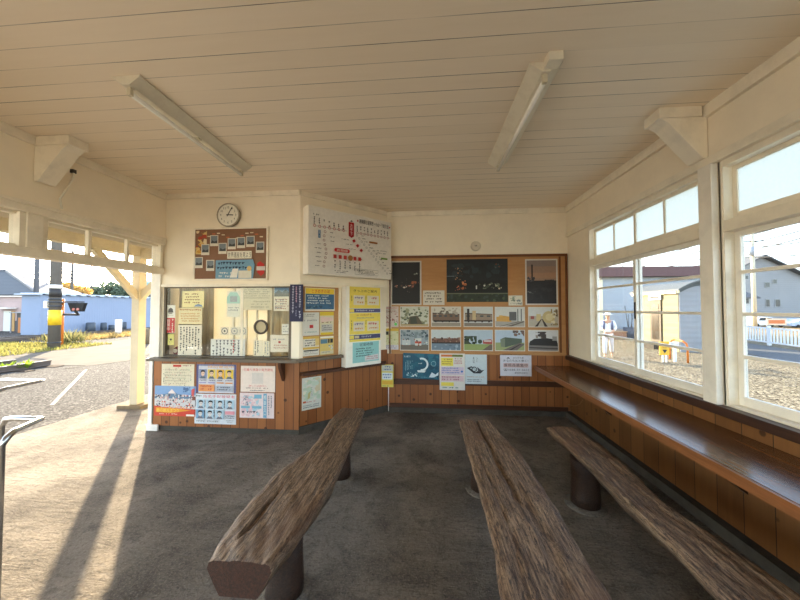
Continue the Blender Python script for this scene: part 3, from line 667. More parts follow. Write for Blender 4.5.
els += [('r', .46, .45, .80, .60, (232, 226, 206)), ('t', .47, .47, .79, .58, '世界遺産を見よう', (60, 50, 44)),
        ('p', [(.30, .63), (.82, .62), (.845, .73), (.82, 1), (.30, 1)], (118, 160, 184)), ('l', .32, .65, .80, .84, 2, (40, 56, 80)), ('l', .34, .86, .55, .99, 2, (224, 226, 220)),
        ('p', [(.5, .98), (.54, .8), (.62, .8), (.6, .98)], (236, 232, 220)), ('r', .62, .84, .8, .99, (226, 220, 200)), ('c', .77, .8, .05, (226, 190, 120)),
        ('p', [(.88, .7), (.92, .66), (.975, .72), (.975, .9), (.93, .95), (.88, .88)], (196, 44, 36)), ('r', .87, .76, .99, .84, (210, 200, 190))]
mb, mats = sheet_mesh(ax1-ax0, az1-az0, brown, els, 5, .012)
mb.v = [(x+ax0, y+Y1-.002, z+az0) for x, y, z in mb.v]
build(mb, 'card_display', mats, t, fix=False)
# clock
p = pw('O', *pl('O', 229, 215.3, .03), .0)
t = thing('wall_clock', (p.x, Y1, p.z), 'round white-faced wall clock showing five past three above the photo board', 'clock')
m = MB(); m.tube([(p.x, Y1-.001, p.z), (p.x, Y1-.045, p.z)], .135, 40); build(m, 'clock_body', 'clockrim', t)
m = MB(); n = 48
for k in range(n):
    a0, a1 = 2*math.pi*k/n, 2*math.pi*(k+1)/n
    m.beam((p.x+.138*math.cos(a0), Y1-.04, p.z+.138*math.sin(a0)), (p.x+.138*math.cos(a1), Y1-.04, p.z+.138*math.sin(a1)), .013, .024, up=(0, 1, 0))
build(m, 'clock_rim', 'clockrim', t)
els = []; Rr = .131
for k in range(12):
    th = R(30*(k+1)); s_ = '%d' % (k+1); cx_, cy_ = .5+.36*math.sin(th), .5-.36*math.cos(th); els.append(('t', cx_-.035*len(s_)*.7, cy_-.05, cx_+.035*len(s_)*.7, cy_+.05, s_, BK))
mb, mats = sheet_mesh(2*Rr, 2*Rr, (240, 236, 222), els, 2, .001)
mb.v, mb.f, mb.mi, mb.sm = mb.v[8:], [tuple(i-8 for i in f) for f in mb.f[6:]], mb.mi[6:], mb.sm[6:]
k0 = len(mb.v); mb.face([(Rr+Rr*math.cos(2*math.pi*i/40), -.0008, Rr+Rr*math.sin(2*math.pi*i/40)) for i in range(40)], 0)
mb.v = [(x+p.x-Rr, y+Y1-.045, z+p.z-Rr) for x, y, z in mb.v]
build(mb, 'clock_face', mats, t, fix=False)
def hand(ang, L, wd, name, yy): 
    d = Vector((math.sin(R(ang)), 0, math.cos(R(ang)))); q = Vector((p.x, yy, p.z)); build(MB().beam(q-d*.02, q+d*L, wd, .003, up=(0, 1, 0)), name, 'black', t)
hand(92.5, .065, .010, 'hour_hand', Y1-.050); hand(30, .098, .007, 'minute_hand', Y1-.054)
# detector
p = pw('B', *pl('B', 475.5, 246.3, 0), 0)
t = thing('smoke_detector', (p.x, Y2, p.z), 'small round white detector on the cream wall above the display panel', 'detector')
build(MB().tube([(p.x, Y2-.001, p.z), (p.x, Y2-.02, p.z), (p.x, Y2-.035, p.z)], [.072, .072, .055], 28), 'detector_body', pm((216, 204, 184)), t)
build(B(p.x-.014, p.x-.006, Y2-.038, Y2-.034, p.z-.008, p.z+.01).box(p.x+.006, p.x+.014, Y2-.038, Y2-.034, p.z-.008, p.z+.01), 'sensor_slots', 'black', t)

# ---- route map board
t = thing('route_map_board', off_d(.65, 0)[:2]+(1.91,), 'large white railway route and fare map board on the diagonal wall under the ceiling', 'map board', rotz=DROT)
u0, u1, z0, z1 = .035-.65, 1.275-.65, 0, .82
build(B(u0, u1, -.15, -.001, z0, z1), 'cabinet', 'white_paint', t, local=True, bevel=.004)
MP = (236, 232, 224); els = [('l', .03, .1, .11, .135, 1, BK)]
for k in range(7):
    x = .045+.053*k; els += [('v', x-.004, .15+.01*k, x+.026, .26, 1, BK), ('ring', x+.012, .285, .022, .013, (180, 90, 80)), ('r', x+.03, .283, x+.05, .289, (120, 110, 110))]
els += [('p', [(.435, .13), (.5, .13), (.5, .355), (.468, .385), (.435, .355)], (170, 20, 30)), ('tv', .45, .15, .485, .35, '大平下', (240, 220, 214)), ('p', [(.45, .12), (.468, .095), (.486, .12)], BK)]
els += [('c', .545, .085, .014, RD), ('t', .565, .045, .96, .12, '路線図と運賃表・小山〜下館方面', BK), ('c', .975, .09, .014, RD)]
for k in range(10):
    x = .53+.045*k; els += [('v', x-.004, .17, x+.024, .26, 1, BK), ('ring', x+.01, .285, .02, .013, (170, 90, 90)), ('r', x+.022, .283, x+.04, .288, GY)]
for k in range(14):                        # diagonal line going down right
    x, y = .53+.031*k, .33+.045*k; els += [('ring', x, y, .018, .012, GY), ('l', x+.03, y-.018, x+.085, y+.012, 1, BK)]
for k in range(3): els += [('p', [(.47+.045*k, .43+.07*k), (.495+.045*k, .40+.07*k), (.515+.045*k, .43+.07*k), (.49+.045*k, .465+.07*k)], (176, 30, 36)), ('l', .33+.045*k, .42+.07*k, .43+.045*k, .445+.07*k, 1, BK)]
for k in range(9):                         # column on the left
    y = .36+.066*k; els += [('ring', .16-.012*math.sin(k), y, .02, .013, (150, 100, 90)), ('l', .05, y-.012, .12, y+.016, 1, BK) if k > 2 else ('l', .19, y-.012, .27, y+.016, 1, BK)]
els += [('r', .085, .35, .11, .47, (80, 120, 160)), ('v', .09, .36, .105, .46, 1, WT)]
els += [('r', .28, .585, .42, .645, (196, 30, 36)), ('c', .28, .615, .03, (196, 30, 36)), ('c', .42, .615, .03, (196, 30, 36)), ('t', .285, .595, .415, .637, '真岡線', WT)]
for k in range(6): els += [('r', .25+.058*k, .69, .285+.058*k, .75, (190, 60, 56) if k != 3 else (150, 96, 50)), ('v', .255+.058*k, .78, .283+.058*k, .93, 1, BK)]
els += [('c', .445, .72, .045, (160, 110, 60)), ('p', [(.55, .7), (.59, .72), (.55, .75)], RD), ('r', .68, .40, .79, .43, (150, 90, 30)), ('r', .84, .65, .93, .68, (110, 150, 60)), ('l', .76, .52, .93, .6, 2, GY), ('l', .26, .93, .42, .98, 2, BK),
        ('r', .5, .88, .8, .885, GY), ('r', .5, .97, .8, .975, GY), ('r', .5, .88, .502, .975, GY), ('r', .798, .88, .8, .975, GY), ('l', .52, .895, .79, .965, 3, BK)]
mb, mats = sheet_mesh(u1-u0-.02, z1-.02, MP, els, 9, .004); mb.v = [(x+u0+.01, y-.15, z+.01) for x, y, z in mb.v]
build(mb, 'map_face', mats, t, local=True, fix=False)

# ---- white cabinet with yellow posters
t = thing('leaflet_cabinet', off_d(.84, 0)[:2]+(.736,), 'white shallow wall cabinet faced with yellow notices and a teal one', 'cabinet', rotz=DROT)
u0, u1 = .565-.84, 1.12-.84; zc = 1.785-.736
build(B(u0, u1, -.12, -.001, 0, zc), 'cabinet_body', 'white_paint', t, local=True, bevel=.004)
def cab(name, x0, y0, x1, y1, bg, els, lab=None, sd=3):
    W = u1-u0; mb, mats = sheet_mesh((x1-x0)*W, (y1-y0)*zc, bg, els, sd, .003)
    mb.v = [(x+u0+x0*W, y-.12, z+(1-y1)*zc) for x, y, z in mb.v]
    o = build(mb, name, mats, t, local=True, fix=False)
    if lab: o['label'] = lab
yel = (236, 212, 92)
cell = [('r', .12, .4, .47, .85, (226, 214, 190)), ('l', .15, .44, .45, .62, 1, (120, 110, 150)), ('l', .15, .66, .45, .82, 1, (206, 140, 60)), ('r', .56, .4, .95, .85, (226, 214, 190)), ('l', .6, .44, .93, .62, 1, (190, 60, 70)), ('l', .6, .66, .93, .82, 1, (206, 130, 60)), ('v', .04, .35, .09, .85, 1, BK), ('v', .49, .35, .54, .85, 1, BK)]
cab('ticket_notice', .09, .0, .97, .27, yel, [('t', .12, .12, .88, .25, 'きっぷのご案内', BK)]+cell, 'upper yellow notice of sample tickets', 3)
cab('ticket_strip', .09, .275, .97, .325, (84, 84, 130), [('r', 0, .1, .14, .9, yel), ('l', .2, .2, .8, .9, 1, (200, 200, 214))], 'upper long blue strip', 4)
cab('ticket_notice', .09, .33, .97, .60, yel, [('l', .2, .06, .8, .16, 1, (180, 120, 60)), ('l', .12, .2, .88, .3, 1, GY)]+cell, 'lower yellow notice of sample tickets', 5)
cab('ticket_strip', .09, .605, .97, .66, (70, 72, 110), [('r', 0, .1, .14, .9, yel), ('r', .16, .2, .3, .8, (200, 190, 160)), ('l', .35, .2, .8, .9, 1, (170, 170, 190))], 'lower long blue strip', 6)
cab('yellow_edge', .09, .662, .97, .69, yel, [], None, 7)
cab('closing_notice', .18, .70, .93, .955, (150, 200, 198), [('t', .25, .05, .75, .2, '営業時間', BK), ('l', .1, .28, .85, .75, 4, (40, 60, 64)), ('p', [(.45, .72), (.98, .66), (.98, .95), (.45, .95)], (214, 210, 208)), ('l', .5, .72, .95, .92, 2, (180, 90, 90))], 'teal notice', 8)

# ---- leaflets on the diagonal panel
G2 = 'leaflets pinned to the diagonal plywood panel'
S('leaflet', 'wide yellow and blue leaflet, topmost on the diagonal plywood panel', 'leaflet', 'D', (305, 287.5, 334.5, 311), (226, 222, 206),
  [('r', .02, .02, .98, .26, (236, 200, 60)), ('t', .22, .06, .82, .22, 'ときめきの湖', (200, 80, 50)), ('r', .02, .26, .98, .93, (64, 104, 140)), ('l', .05, .3, .95, .72, 4, (220, 228, 230)), ('s', .05, .76, .95, .92, 14, [(50, 84, 110), (90, 130, 150)], .05)], G2, .0095, thick=.0015)
S('leaflet', 'grey leaflet with a red seal, left of the middle pair on the plywood panel', 'leaflet', 'D', (302.5, 312.5, 319, 336), (214, 210, 200),
  [('l', .12, .06, .8, .2, 2, (90, 70, 64)), ('l', .1, .3, .9, .42, 1, GY), ('r', .42, .54, .64, .68, (190, 50, 50)), ('l', .1, .82, .9, .9, 1, (120, 150, 150))], G2, .0095, thick=.0015)
S('leaflet', 'yellow and white leaflet, right of the middle pair on the plywood panel', 'leaflet', 'D', (320, 312, 333.5, 335), (216, 206, 170),
  [('r', 0, 0, 1, .16, (222, 190, 50)), ('p', [(.05, .2), (.95, .25), (.95, .4), (.05, .45)], (226, 196, 184)), ('l', .1, .42, .95, .52, 1, (120, 60, 60)), ('r', .1, .55, .9, .86, (190, 186, 180)), ('l', .12, .58, .88, .84, 3, (84, 84, 84)), ('r', .05, .9, .95, 1, (222, 190, 50))], G2, .0095, thick=.0015)
S('leaflet', 'white leaflet with big black lettering and amber edges, lower left on the plywood panel', 'leaflet', 'D', (303, 337, 319, 356.5), (222, 214, 200),
  [('r', 0, 0, 1, .12, (216, 176, 80)), ('r', .0, .55, 1, .66, (216, 176, 80)), ('l', .1, .15, .9, .54, 3, BK), ('r', .05, .7, .95, .76, BK), ('l', .05, .78, .95, .95, 2, GY), ('r', .75, .12, 1, .5, (220, 190, 120))], G2, .0095, thick=.0015)
S('leaflet', 'amber leaflet with a blue train picture, lower right on the diagonal plywood panel', 'leaflet', 'D', (320, 336.5, 333.5, 355), (214, 190, 110),
  [('r', .02, .02, .98, .1, WT), ('r', .04, .16, .55, .4, (90, 130, 150)), ('r', .58, .16, .7, .38, BK), ('r', .74, .16, .94, .38, BK), ('s', .5, .5, .95, .75, 12, [(110, 140, 150), (200, 200, 190)], .08), ('r', .02, .8, .98, .98, (206, 196, 160)), ('l', .1, .82, .9, .95, 1, GY)], G2, .0095, thick=.0015)
S('map_poster', 'pale green and white walking map poster on the pine boards of the diagonal wall', 'poster', 'D', (302, 378.5, 321, 411), (214, 212, 198),
  [('s', .05, .03, .95, .72, 40, [(190, 204, 176), (226, 220, 196), (200, 210, 190), (210, 196, 160)], .14), ('p', [(.3, .5), (.45, .42), (.4, .65), (.28, .68)], (190, 180, 120)), ('l', .45, .3, .55, .6, 5, GY), ('l', .06, .74, .8, .8, 1, (190, 60, 50)), ('l', .06, .84, .94, .96, 2, (90, 100, 110)), ('r', .05, .72, .2, .78, (200, 100, 60))], None, .003)
# small sign hanging at the inner corner
S('corner_sign', 'small yellow and blue sign at the inner wall corner above a thin white pipe', 'sign', 'B', (381.5, 364.5, 393.5, 387), (216, 200, 90),
  [('r', .04, .03, .96, .3, (190, 190, 180)), ('l', .08, .05, .9, .28, 2, (60, 90, 130)), ('r', .06, .36, .92, .66, (210, 220, 224)), ('l', .08, .4, .9, .64, 2, (50, 90, 160)), ('r', .06, .72, .94, .88, (214, 170, 60)), ('l', .1, .92, .9, .99, 1, (70, 90, 120))], None, .10, thick=.006)

# ---- posters under the counter
G3 = 'posters on the pine boards below the ticket counter'; o3 = .0183
S('poster', 'cream network map poster with red headings, above the mountain festival poster', 'poster', 'O', (162, 364, 194, 388), (226, 214, 186),
  [('r', .35, .03, .6, .12, (196, 60, 44)), ('l', .62, .03, .97, .12, 1, (170, 110, 90)), ('s', .04, .14, .96, .92, 120, [(200, 90, 80), (120, 160, 120), (214, 160, 140), (110, 110, 110), (200, 190, 160)], .014), ('l', .08, .2, .92, .88, 6, (190, 176, 150)), ('r', .4, .92, .7, .99, (200, 60, 60)), ('v', .05, .4, .1, .8, 1, (70, 100, 90))], G3, o3)
S('poster', 'wide colourful poster of a crowd before a blue mountain above an orange-red band', 'poster', 'O', (155, 386, 195.5, 416), (206, 204, 204),
  [('r', 0, 0, 1, .3, (126, 160, 200)), ('p', [(0, .36), (.1, .3), (.3, .26), (.42, .12), (.55, .26), (.8, .3), (1, .34), (1, .42), (0, .42)], (96, 124, 150)), ('p', [(.32, .25), (.42, .1), (.52, .25)], (232, 214, 206)),
   ('s', .03, .28, .98, .74, 230, [(230, 226, 222), (70, 60, 70), (206, 90, 70), (226, 210, 200), (180, 150, 150), (216, 196, 180)], .022), ('p', [(0, .66), (.2, .7), (1, .76), (1, 1), (0, 1)], (206, 70, 52)), ('p', [(.04, .72), (.55, .74), (.9, .8), (.4, .9), (.04, .88)], (226, 150, 50)), ('t', .06, .75, .6, .87, '春の観光まつり', (240, 206, 90)), ('s', .02, .68, .98, .75, 30, [(226, 120, 80), (240, 180, 120)], .02), ('l', .1, .9, .6, .97, 1, (240, 200, 180)), ('r', .78, .93, .98, .99, WT), ('s', .7, .02, .95, .2, 10, [(80, 110, 150), (150, 180, 210)], .04), ('p', [(.9, .1), (.98, .06), (.96, .3), (.9, .28)], (206, 90, 90)), ('r', .92, .34, 1, .46, (120, 70, 60))], G3, o3+.003)
def face_el(x, y, w_, h_, bgc, hair=(50, 42, 40), skin=(224, 190, 164), cloth=(90, 100, 110)):
    return [('r', x, y, x+w_, y+h_, bgc), ('p', [(x+w_*.12, y+h_), (x+w_*.3, y+h_*.74), (x+w_*.7, y+h_*.74), (x+w_*.88, y+h_)], cloth), ('p', [(x+w_*.28, y+h_*.25), (x+w_*.72, y+h_*.25), (x+w_*.7, y+h_*.6), (x+w_*.5, y+h_*.78), (x+w_*.3, y+h_*.6)], skin),
            ('p', [(x+w_*.22, y+h_*.42), (x+w_*.26, y+h_*.14), (x+w_*.5, y+h_*.06), (x+w_*.76, y+h_*.14), (x+w_*.78, y+h_*.42), (x+w_*.66, y+h_*.28), (x+w_*.36, y+h_*.28)], hair), ('r', x+w_*.37, y+h_*.42, x+w_*.45, y+h_*.46, BK), ('r', x+w_*.56, y+h_*.42, x+w_*.64, y+h_*.46, BK), ('r', x+w_*.44, y+h_*.62, x+w_*.57, y+h_*.65, (190, 110, 100))]
els = [('r', 0, 0, 1, .05, (110, 120, 160)), ('r', 0, 0, .05, 1, (84, 84, 130)), ('r', .95, 0, 1, 1, (84, 84, 130)), ('t', .28, .03, .94, .13, '特別警戒中', (220, 150, 40))]
for k in range(4):
    els += face_el(.06+.225*k, .17, .2, .33, [(130, 140, 170), (226, 196, 90), (228, 176, 60), (232, 196, 70)][k]); els += [('l', .07+.225*k, .52, .25+.225*k, .6, 1, (90, 90, 110)), ('r', .07+.225*k, .62, .25+.225*k, .66, [(150, 150, 190), (150, 150, 190), (214, 140, 60), (214, 140, 60)][k])]
els += [('r', .07, .7, .47, .94, (226, 150, 90)), ('l', .1, .72, .45, .92, 2, (190, 60, 50)), ('r', .5, .74, .94, .94, (170, 176, 190)), ('l', .52, .76, .92, .92, 2, BK)]
S('poster', 'purple-edged poster with four portrait heads and orange lettering, upper middle under the counter', 'poster', 'O', (197, 364.5, 236, 393), (206, 204, 210), els, G3, o3)
els = [('t', .2, .03, .97, .13, '指名手配被疑者', (206, 60, 70)), ('l', .02, .03, .16, .13, 1, BK)]
for r in range(2):
    for k in range(4):
        if r == 1 and k == 3: continue
        els += face_el(.05+.235*k, .19+.33*r, .2, .3, (170, 196, 210) if not (r == 1 and k == 0) else (120, 160, 190), (40, 38, 40), (214, 206, 200), (110, 110, 120)); els.append(('v', .0+.235*k, .2+.33*r, .045+.235*k, .48+.33*r, 1, BK))
els += [('r', .76, .55, .98, .66, (222, 150, 156)), ('l', .76, .68, .98, .82, 2, BK), ('l', .76, .84, .98, .94, 2, GY), ('l', .04, .86, .7, .95, 1, GY)]
S('poster', 'pale blue poster with seven small portrait heads in two rows under the counter', 'poster', 'O', (195, 394, 236, 424), (214, 218, 222), els, G3, o3+.002)
S('poster', 'white poster with red heading round an empty square, upper right under the counter', 'poster', 'O', (241, 366, 275, 392), (232, 214, 200),
  [('t', .06, .09, .94, .2, '1日乗り放題の発売開始', (206, 70, 60)), ('r', .33, .26, .66, .68, (214, 202, 192)), ('t', .24, .73, .76, .8, '詳しくは窓口へ', (206, 70, 60)), ('l', .16, .82, .84, .89, 1, (120, 60, 60)), ('l', .24, .92, .8, .97, 1, BK)], G3, o3)
S('poster', 'pink and light blue poster with a blue vertical strip, lower right under the counter', 'poster', 'O', (240, 393, 274, 418), (226, 206, 204),
  [('s', .04, .08, .6, .95, 70, [(214, 180, 184), (170, 196, 206), (226, 190, 190)], .06), ('s', .1, .1, .28, .5, 18, [(90, 110, 120), (130, 150, 160)], .03), ('r', .42, .06, .64, .22, (120, 170, 190)), ('r', .04, .52, .3, .62, (120, 170, 190)), ('r', .36, .52, .64, .62, (120, 170, 190)), ('l', .05, .7, .64, .85, 1, (70, 70, 80)), ('r', .69, .02, .79, .98, (110, 160, 186)), ('tv', .71, .06, .77, .9, '相談窓口', WT), ('v', .82, .1, .96, .85, 2, (110, 120, 130))], G3, o3)

# ---- back panel photographs
ob = .0135
night = [('s', .02, .3, .98, .7, 30, [(34, 36, 40), (44, 46, 48), (28, 28, 30)], .09)]
S('framed_photo', 'upright black photo with firelight specks in a white border beside the route map board', 'photo', 'B', (391, 261, 421.5, 305), (196, 188, 178),
  [('r', .04, .03, .95, .97, (26, 22, 22)), ('s', .12, .55, .75, .62, 26, [(190, 150, 130), (206, 190, 180), (150, 90, 70), (90, 60, 50)], .035), ('s', .72, .25, .92, .32, 6, [(160, 160, 150), (110, 110, 100)], .03), ('s', .6, .46, .92, .54, 9, [(150, 84, 50), (84, 50, 40)], .05), ('s', .3, .4, .85, .75, 10, [(70, 60, 60)], .02)], 'large photos on the display panel', ob)
S('night_photo', 'large wide night photo with orange lights, top centre of the display panel', 'photo', 'B', (446.5, 259, 508, 302), (24, 26, 28),
  [('r', .0, .0, 1, .5, (30, 34, 38)), ('s', .05, .1, .95, .48, 30, [(34, 42, 46), (28, 30, 32), (40, 50, 56)], .07), ('r', 0, .55, 1, .78, (20, 20, 20)), ('r', 0, .8, 1, 1, (44, 52, 38)), ('s', .0, .8, 1, 1, 36, [(70, 80, 58), (36, 44, 32), (56, 64, 60)], .03), ('r', 0, .79, 1, .815, (96, 100, 80)),
   ('s', .14, .2, .26, .5, 16, [(180, 130, 90), (130, 100, 80)], .012), ('s', .25, .5, .33, .72, 14, [(206, 130, 80), (160, 90, 50)], .022), ('s', .14, .62, .3, .74, 9, [(190, 100, 70)], .014), ('r', .48, .62, .5, .7, (190, 190, 190)), ('s', .5, .55, .9, .7, 18, [(90, 96, 80), (60, 66, 56), (150, 150, 130)], .025), ('c', .62, .62, .02, (206, 200, 190)), ('c', .86, .69, .02, (190, 170, 150)), ('s', .7, .08, .92, .28, 6, [(110, 60, 40), (80, 84, 84)], .015), ('r', 0, .39, .13, .405, (100, 110, 120))], 'large photos on the display panel', ob)
S('framed_photo', 'upright white-bordered dusk photo of a chimney against a pink sky', 'photo', 'B', (525, 259, 558, 305), (206, 200, 192),
  [('r', .045, .03, .955, .97, (150, 122, 104)), ('r', .045, .03, .955, .16, (134, 118, 110)), ('r', .045, .3, .955, .42, (164, 128, 104)), ('r', .045, .47, .955, .97, (40, 38, 42)), ('r', .19, .12, .235, .46, (44, 36, 36)), ('s', .05, .38, .3, .5, 14, [(84, 80, 86), (60, 58, 62)], .05), ('s', .6, .45, .95, .49, 8, [(50, 48, 52)], .04), ('s', .05, .7, .35, .76, 9, [(120, 118, 116), (84, 84, 86)], .04), ('c', .57, .67, .012, (130, 120, 120)), ('s', .05, .55, .95, .95, 20, [(46, 44, 48), (34, 34, 38)], .1)], 'large photos on the display panel', ob)
S('caption_card', 'small white caption card between the left dark photo and the night photo', 'card', 'B', (423, 290.5, 444.5, 305), (206, 198, 184), [('l', .06, .1, .94, .9, 4, (80, 72, 66))], 'caption cards on the display panel', ob)
S('caption_card', 'small card with two tiny pictures between the night photo and the chimney photo', 'card', 'B', (508.5, 295.5, 522.5, 305.5), (214, 208, 190), [('s', .05, .1, .5, .6, 12, [(90, 104, 90), (130, 140, 120)], .08), ('s', .55, .4, .95, .9, 12, [(120, 130, 130), (150, 150, 140)], .08), ('l', .1, .75, .5, .9, 1, GY)], 'caption cards on the display panel', ob)
def photo(kind):
    sky, gr = (196, 196, 190), (120, 116, 106)
    def tr(x0, x1, y0, y1, body, roof, wn=5, wheels=True):
        e = [('p', [(x0, y0), (x1, y0+(.06 if x1 > .5 else 0)), (x1, y1), (x0, y1)], body), ('p', [(x0, y0), (x1, y0+.06), (x1, y0+.1), (x0, y0+.06)], roof)]
        for k in range(wn): a = x0+(x1-x0)*(k+.2)/wn; e.append(('r', a, y0+.13, a+(x1-x0)*.5/wn, y0+(y1-y0)*.5, (70, 76, 80)))
        if wheels:
            for k in range(4): e.append(('c', x0+(x1-x0)*(k+.5)/4, y1+.03, .05, (48, 44, 42)))
        return e
    K = {
     'autumn': ((196, 196, 180), [('s', 0, 0, 1, .9, 70, [(120, 124, 96), (150, 150, 120), (84, 92, 74), (190, 186, 166)], .06), ('p', [(.25, .95), (.35, .5), (.6, .45), (.8, .9)], (96, 84, 66)), ('p', [(.35, .55), (.55, .5), (.6, .85), (.36, .9)], (70, 72, 60)), ('r', 0, .88, 1, 1, (170, 150, 110))]),
     'loco': ((204, 198, 186), [('r', 0, .8, 1, 1, (150, 140, 126))]+tr(.05, .95, .3, .7, (120, 96, 80), (84, 70, 62), 5)+[('s', .1, .05, .9, .4, 20, [(170, 160, 146), (110, 100, 90)], .06), ('r', .08, .68, .95, .76, (40, 36, 34))]),
     'steamer': ((196, 198, 194), [('r', 0, .8, 1, 1, (132, 122, 110))]+tr(.05, .98, .3, .7, (150, 130, 110), (100, 84, 72), 4)+[('r', .12, .1, .2, .7, (54, 50, 48)), ('r', .3, .2, .42, .66, (196, 170, 130)), ('r', .02, .66, .98, .74, (70, 60, 54))]),
     'diesel': ((206, 206, 200), [('r', 0, .7, 1, 1, (166, 160, 150)), ('p', [(.05, .72), (.05, .5), (.3, .44), (.55, .5), (.55, .74)], (204, 156, 80)), ('r', .14, .42, .26, .5, (214, 170, 96)), ('r', .48, .25, .72, .68, (96, 96, 96)), ('r', .75, .1, .78, .7, (90, 90, 90)), ('r', .86, .1, .9, .7, (120, 120, 120)), ('p', [(.3, 1), (.95, .7), (1, .74), (.5, 1)], (110, 100, 92)), ('p', [(.05, 1), (.8, .72), (.82, .74), (.1, 1)], (80, 72, 68))]),
     'points': ((206, 208, 206), [('r', 0, .45, 1, 1, (180, 172, 156)), ('c', .68, .5, .3, (196, 178, 130)), ('c', .7, .5, .18, (214, 200, 156)), ('r', .08, .45, .2, .6, (160, 90, 80)), ('r', .27, .35, .42, .7, (206, 190, 140)), ('p', [(.2, 1), (.42, .6), (.45, .6), (.3, 1)], (70, 60, 54)), ('p', [(.55, 1), (.45, .6), (.48, .6), (.66, 1)], (70, 60, 54)), ('s', .75, .1, 1, .9, 24, [(150, 130, 90), (220, 210, 180), (110, 96, 70)], .05)]),
     'station': ((150, 160, 166), [('s', 0, 0, 1, .5, 40, [(84, 100, 110), (120, 134, 140), (60, 74, 84)], .06), ('r', 0, .72, 1, 1, (110, 104, 96)), ('r', .08, .5, .36, .74, (190, 196, 196)), ('r', .52, .42, .74, .76, (206, 206, 200)), ('r', .52, .56, .74, .66, (200, 84, 56)), ('s', .05, .45, .95, .78, 20, [(220, 220, 210), (60, 60, 64), (150, 84, 60)], .03)]),
     'river': ((194, 200, 202), [('r', 0, .62, 1, 1, (112, 130, 146)), ('p', [(.02, .42), (.98, .4), (.98, .62), (.02, .66)], (110, 76, 64)), ('s', .02, .36, .98, .6, 26, [(130, 90, 76), (84, 64, 58), (150, 120, 100)], .05), ('r', 0, .6, 1, .66, (54, 48, 46)), ('s', .1, .7, .95, .98, 14, [(150, 166, 180), (96, 116, 130)], .05)]),
     'field': ((176, 190, 202), [('s', .0, .3, .45, .68, 30, [(50, 60, 46), (36, 44, 36), (66, 76, 56)], .08), ('p', [(.66, .5), (.92, .44), (.98, .5), (.98, .7), (.66, .66)], (170, 84, 76)), ('r', .7, .5, .95, .56, (214, 206, 200)), ('r', 0, .68, 1, 1, (140, 156, 96)), ('c', .56, .56, .1, (60, 72, 56)), ('p', [(.6, 1), (.9, .7), (1, .72), (.95, 1)], (110, 96, 84))]),
     'green_train': ((176, 192, 208), [('s', .6, .0, 1, .3, 10, [(120, 96, 84), (96, 84, 80)], .08), ('r', 0, .6, 1, 1, (150, 160, 110)), ('p', [(.18, .45), (.34, .35), (.9, .42), (.9, .6), (.36, .82), (.2, .8)], (84, 96, 84)), ('p', [(.18, .45), (.34, .4), (.34, .82), (.2, .8)], (120, 130, 110)), ('p', [(.2, 1), (.8, .62), (1, .66), (.7, 1)], (110, 100, 96)), ('p', [(.4, 1), (.85, .66), (.88, .66), (.5, 1)], (56, 50, 50))]),
     'black_loco': ((206, 208, 210), [('r', 0, .6, 1, 1, (120, 116, 114)), ('p', [(.05, .55), (.2, .42), (.6, .38), (.95, .45), (.98, .75), (.05, .72)], (44, 42, 44)), ('s', .25, .08, .6, .42, 18, [(110, 96, 86), (70, 62, 60), (150, 140, 130)], .08), ('p', [(0, .8), (1, .85), (1, .9), (0, .86)], (70, 64, 62)), ('r', .8, .3, .95, .5, (150, 150, 150))]),
     'yellow_map': ((206, 202, 160), [('r', 0, 0, 1, .12, (206, 170, 60)), ('s', .03, .15, .97, .72, 40, [(190, 190, 130), (214, 206, 170), (170, 176, 120)], .08), ('r', .0, .78, 1, 1, (206, 200, 206)), ('l', .05, .8, .95, .97, 2, (120, 100, 140)), ('r', .1, .14, .3, .3, (60, 60, 50))]),
     'flower': ((200, 186, 176), [('l', .05, .03, .95, .14, 1, (190, 80, 76)), ('s', .03, .2, .97, .92, 60, [(150, 100, 96), (190, 140, 136), (120, 110, 90), (206, 190, 180)], .06), ('c', .8, .86, .07, (96, 200, 96)), ('l', .05, .15, .9, .28, 2, (140, 90, 84))]),
    }
    return K[kind]
G4 = 'train photos in two rows on the display panel'
cols = [(400, 429), (431, 461), (463.5, 493), (494.7, 525), (528, 558.5)]
r1 = [('autumn', 'upper row photo of a track between grey-green trees, leftmost landscape print'), ('loco', 'upper row photo of a brown carriage with dark wheels, second print from the left'), ('steamer', 'upper row photo of a tan wagon with a dark stack below the night photo'), ('diesel', 'upper row photo of a small orange-yellow engine beside a grey one'), ('points', 'upper row photo of converging tracks beside a tan round shape, below the chimney photo')]
r2 = [('station', 'lower row blue-toned photo of a train with an orange front at a station'), ('river', 'lower row photo of a long brown train above pale blue water'), ('field', 'lower row photo of dark trees and a red railcar on grass'), ('green_train', 'lower row photo of a grey-green train on a curve of track'), ('black_loco', 'lower row photo of a long black locomotive, rightmost print')]
for row, (yy0, yy1) in ((r1, (306.5, 326.5)), (r2, (329.5, 350.5))):
    for (kd, lab), (x0, x1) in zip(row, cols):
        bg, els = photo(kd); sh = (x0-400)*.012
        els = [('r', 0, 0, 1, 1, bg)]+els+[('r', 0, 0, 1, .025, (216, 210, 200)), ('r', 0, .97, 1, 1, (216, 210, 200)), ('r', 0, 0, .02, 1, (216, 210, 200)), ('r', .98, 0, 1, 1, (216, 210, 200))]
        S('train_photo', lab, 'photo', 'B', (x0, yy0+sh*.3, x1, yy1+sh*.5), bg, els, G4, ob, thick=.002)
bg, els = photo('flower'); S('leaflet', 'small pinkish leaflet with a green dot at the upper left of the train photos', 'leaflet', 'B', (384.5, 306.5, 398.5, 327), bg, els, 'leaflets left of the train photos', ob)
bg, els = photo('yellow_map'); S('leaflet', 'small yellow map leaflet at the lower left of the train photos', 'leaflet', 'B', (384.5, 328.5, 398.5, 349.5), bg, els, 'leaflets left of the train photos', ob)
